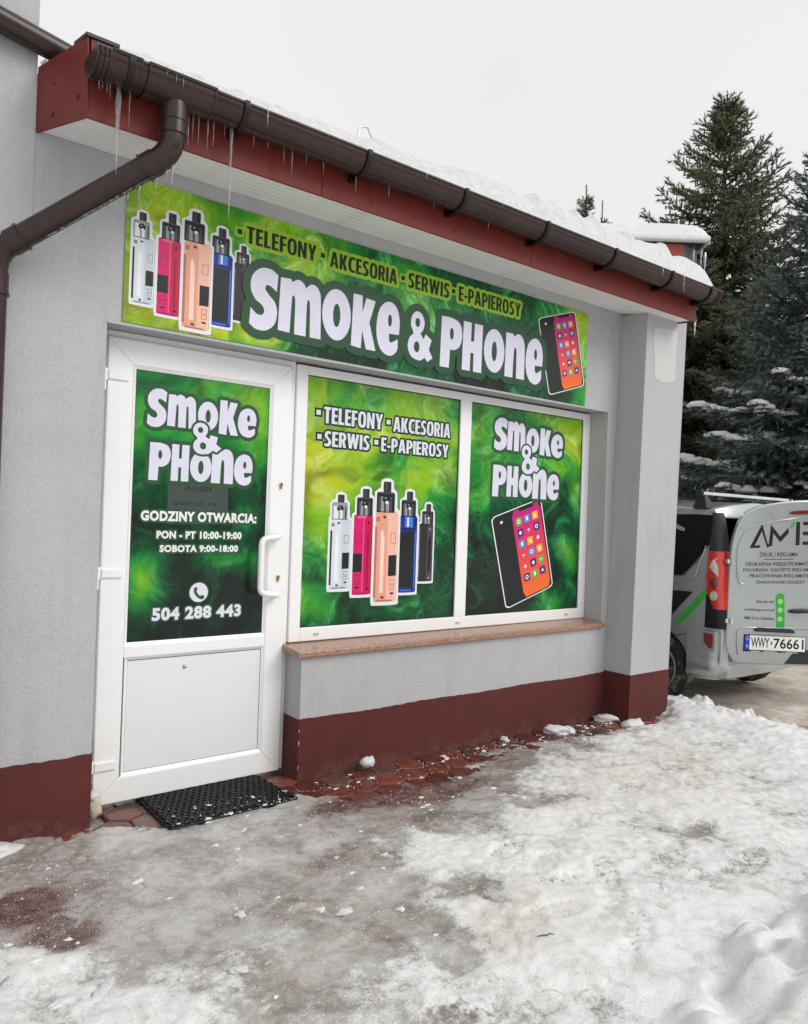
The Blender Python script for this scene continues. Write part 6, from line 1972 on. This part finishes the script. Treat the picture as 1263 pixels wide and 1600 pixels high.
# roof bars on clamp feet
for y in (-.165, 1.35):
    g = MB()
    g.hexa([(4.72,y-.025,1.715),(6.30,y-.025,1.715),(6.30,y+.03,1.715),(4.72,y+.03,1.715),(4.72,y-.018,1.742),(6.30,y-.018,1.742),(6.30,y+.02,1.742),(4.72,y+.02,1.742)])
    rb = g.build('roof_bar', M['chrome'], van, bevel=.006)
    for x, s in ((4.745, 1), (6.265, -1)):
        g = MB(); g.hexa([(x-.02,y-.06,1.60),(x+.07*s+.02,y-.06,1.63),(x+.07*s+.02,y+.07,1.63),(x-.02,y+.07,1.60),(x-.01,y-.03,1.715),(x+.03,y-.03,1.715),(x+.03,y+.035,1.715),(x-.01,y+.035,1.715)])
        g.box(x-.035, x-.01, y-.028, y+.033, 1.70, 1.745)
        g.build('bar_foot', M['black_plastic'], rb, bevel=.004)
# far side rear door, shut
g = MB(); g.box(5.55, 6.24, -.475, -.44, .42, 1.56); g.build('rear_door', M['silver'], van, bevel=.015)
# front screen and lamps (out of sight from the front of the shop)
g = MB(); g.hexa([(4.90,2.11,1.555),(6.11,2.11,1.555),(6.20,2.655,1.10),(4.81,2.655,1.10),(4.90,2.13,1.57),(6.11,2.13,1.57),(6.20,2.69,1.12),(4.81,2.69,1.12)])
g.build('windscreen', M['glass_dark'], van)
side_patch('door_window', [(1.25,1.03),(1.25,1.50),(1.95,1.49),(2.45,1.07)], M['glass_dark'])

# ---- the open door: hinged on the left, swung out about a third of a turn
TH = R(-35)
HD = Vector((4.80, -.50, 0)); dS = Vector((math.cos(TH), math.sin(TH), 0)); dN = Vector((math.sin(TH), -math.cos(TH), 0))
def dp_(s, z, n=0.0):
    q = HD + dS*s + dN*n
    return (q.x, q.y, z)
def door_prism(mb, pts, n0, n1, mi=0):
    k = len(pts)
    mb.add([dp_(s, z, n0) for s, z in pts] + [dp_(s, z, n1) for s, z in pts], [tuple(range(k-1, -1, -1)), tuple(range(k, 2*k))] + [(i, (i+1) % k, k+(i+1) % k, k+i) for i in range(k)], mi)
outl = catmull([(-.060,.410),(-.030,.383),(.10,.375),(.60,.372,1),(.635,.40),(.645,.60),(.645,1.3),(.640,1.60),(.60,1.69),(.52,1.692),(.35,1.678),(.164,1.643),(.06,1.602),(.005,1.565),(-.04,1.49),(-.075,1.38),(-.095,1.25),(-.105,1.05),(-.111,.80),(-.111,.52)], 4)
g = MB(); door_prism(g, outl, -.055, 0.0)
vdoor = g.build('rear_door', M['silver'], van, bevel=.014)
vdoor['label'] = 'open left rear door with printed advertising and a licence plate'
# pressed panel line round the upper field
lip = bend([dp_(.66,.995,.002), dp_(-.03,1.005,.002), dp_(-.048,1.14,.002), dp_(-.040,1.33,.002), dp_(.03,1.455,.002), dp_(.25,1.515,.002), dp_(.52,1.560,.002)], .06, 5)
lip = [p_ for p_ in lip if (Vector(p_)-Vector((HD.x,HD.y,0))).dot(dS) < .64]
g = MB(); g.tube(lip, .0065, 8); g.build('panel_crease', M['silver'], vdoor, smooth=True)
plV = Plane(dp_(0, 0, 0.0008), tuple(dS), (0,0,1), tuple(dN))
g = MB(); fill(g, plV, [[(.360,.386),(.455,.50),(.636,.50),(.626,.386)]], 1, 0)
g.build('corner_decal', M['decal_grey'], vdoor)
# printed logo, slogans and contacts
g = MB()
LB = 1
for pts in ([(.052,1.296),(.150,1.490),(.196,1.345),(.213,1.312),(.196,1.300),(.150,1.432),(.095,1.318),(.138,1.322),(.136,1.300)],
            [(.206,1.312),(.222,1.488),(.300,1.395),(.365,1.468),(.370,1.425),(.300,1.350),(.243,1.420),(.236,1.318)],
            [(.428,1.328),(.428,1.516),(.460,1.516),(.460,1.332)],
            [(.485,1.335),(.60,1.338),(.625,1.372),(.612,1.425),(.628,1.468),(.600,1.520),(.485,1.520),(.485,1.492),(.585,1.492),(.590,1.445),(.485,1.440),(.485,1.412),(.588,1.410),(.588,1.365),(.485,1.362)]):
    fill(g, plV, [pts], 1, 0)
fill(g, plV, [catmull([(.385,1.462,1),(.385,1.490),(.415,1.524,1),(.420,1.505),(.412,1.480)], 4)], 1, 1)
g.build('logo_print', [M['decal_black'], M['decal_green']], vdoor)
for body, bx_, bo_, tl_ in (('DRUK I REKLAMA', (.139,.452,1.230,1.264), .004, .035), ('DRUKARNIA WIELKOFORMATOWA', (.026,.628,1.153,1.183), .006, .035), ('POLIGRAFIA  GAD\u017bETY REKLAMOWE', (.006,.630,1.108,1.142), .006, .035),
                            ('PRACOWANIA REKLAMOWA', (.061,.585,1.062,1.090), .006, .03), ('ZNAKOWANIE ODZIE\u017bY', (.113,.513,1.016,1.048), .006, .025), ('508 666 949', (.121,.264,.864,.884), .008, 0), ('ambdesign.com.pl', (.029,.266,.794,.822), .004, 0), ('AMB Druk i Reklama', (.021,.270,.731,.756), .004, 0)):
    g = MB(); text_print(g, plV, body, bx_, 1, 0, bo_, tilt=tl_)
    g.build('advert_lettering', M['decal_black'], vdoor)
g = MB(); pq(g, plV, [(.175,1.213),(.415,1.221),(.415,1.216),(.175,1.208)], 1, 0)
g.build('advert_rule', M['decal_black'], vdoor)
g = MB()
fill(g, plV, [catmull([(.290,.668,1),(.278,.90),(.290,.935),(.315,.945),(.340,.937),(.350,.90),(.358,.668,1)], 5)], 1, 0)
for z in (.88, .812, .74):
    fill(g, plV, [ell(.318, z, .019, .019, 16), ell(.318, z, .012, .012, 12)], 2, 1)
    fill(g, plV, [ell(.316, z, .006, .008, 10)], 2, 1)
g.build('contact_strip', [M['decal_green'], PM(190,235,180)], vdoor)
# plate recess rim, grip and plate
g = MB()
g.tube(bend([dp_(.64,.668,.002), dp_(-.022,.666,.002), dp_(-.030,.56,.002), dp_(-.018,.455,.002)], .04, 4), .007, 8)
g.build('plate_recess_rim', M['silver'], vdoor, smooth=True)
g = MB(); door_prism(g, catmull([(.112,.640,1),(.432,.632,1),(.425,.652),(.395,.668,1),(.135,.672,1),(.115,.660)], 3), 0, .030)
g.build('grip_bar', M['black_plastic'], vdoor, bevel=.006)
g = MB()
NP = .006
door_prism(g, [(.026,.481),(.533,.471),(.538,.602),(.030,.614)], .001, NP, 0)
plP = Plane(dp_(0, 0, NP), tuple(dS), (0,0,1), tuple(dN))
fill(g, plP, [[(.034,.495),(.527,.484),(.531,.598),(.038,.609)]], 1, 1)
fill(g, plP, [[(.034,.495),(.072,.4942),(.076,.6082),(.038,.609)]], 2, 2)
for k in range(8):
    a = k*math.pi/4; fill(g, plP, [ell(.055+.010*math.cos(a), .583+.012*math.sin(a), .003, .003, 6)], 3, 3)
text_print(g, plP, 'PL', (.048,.064,.512,.532), 3, 1, .02, tilt=-.02)
text_print(g, plP, 'WWY', (.086,.235,.510,.592), 2, 4, .016, spacing=.95, tilt=-.022)
text_print(g, plP, '76661', (.268,.515,.507,.588), 2, 4, .016, tilt=-.022)
fill(g, plP, [ell(.252,.548,.009,.016,10)], 2, 5)
for (a, b) in ((.085,.155),(.19,.30),(.335,.36),(.37,.47)):
    pq(g, plP, [(a,.4815-.02*a+.001),(b,.4815-.02*b+.001),(b,.4855-.02*b+.001),(a,.4855-.02*a+.001)], 1, 1 if a != .335 else 6)
lp = g.build('licence_plate', [M['decal_black'], PM(236,236,230), PM(30,70,190), PM(240,210,40), PM(18,18,18), PM(130,120,130), M['decal_green']], vdoor)
# pull handle in its cup
g = MB(); door_prism(g, ell(.500,.810,.090,.062,24), -.001, .0015); 
g.build('handle_cup', M['silver'], vdoor, bevel=.0005)
g = MB(); g.tube([dp_(.388,.803,.010), dp_(.42,.806,.024), dp_(.52,.812,.028), dp_(.60,.814,.022)], [.010,.016,.016,.012], 10)
g.build('handle', M['black_plastic'], vdoor, smooth=True)
g = MB(); door_prism(g, catmull([(.378,1.585),(.395,1.602),(.60,1.620,1),(.62,1.605),(.60,1.588),(.395,1.572)], 4), 0, .014)
g.build('high_brake_lamp', M['dark_red_lens'], vdoor, bevel=.004)
for z in (1.185, .715):
    g = MB(); a = dp_(-.085, z, .012); b = dp_(-.125, z, -.004)
    g.tube([(a[0],a[1],z-.022),(a[0],a[1],z+.022)], .012, 10)
    g.hexa([(4.70,-.43,z-.016),(a[0]+.02,a[1],z-.016),(a[0]+.02,a[1]+.012,z-.016),(4.70,-.41,z-.016),(4.70,-.43,z+.016),(a[0]+.02,a[1],z+.016),(a[0]+.02,a[1]+.012,z+.016),(4.70,-.41,z+.016)])
    g.build('door_hinge', M['chrome'], van, smooth=True, auto=35)

# ------------------------------------------------------------------ unseen low building, added across the yard to give the shop's glass a reflection
opp = thing('added_opposite_building', 'unseen long low building with a dark roof and row of windows, added across the yard for the shop glass to reflect', 'building', (22, -24, -.1))
g = MB(); g.box(2, 46, -30, -24, -.1, 3.2)
g.build('wall', pmat('beige_render', (.36,.33,.29), .9), opp)
g = MB(); g.prism([(-31,3.15),(-23.4,3.15),(-27.2,5.3)], 1.5, 46.5, 'x')
g.build('roof', pmat('dark_tiles', (.06,.045,.04), .8), opp)
for k in range(9):
    g = MB(); g.box(4.5+4.6*k, 6.4+4.6*k, -24, -23.96, 1.0, 2.4)
    g.build('window', M['glass_dark'], opp)
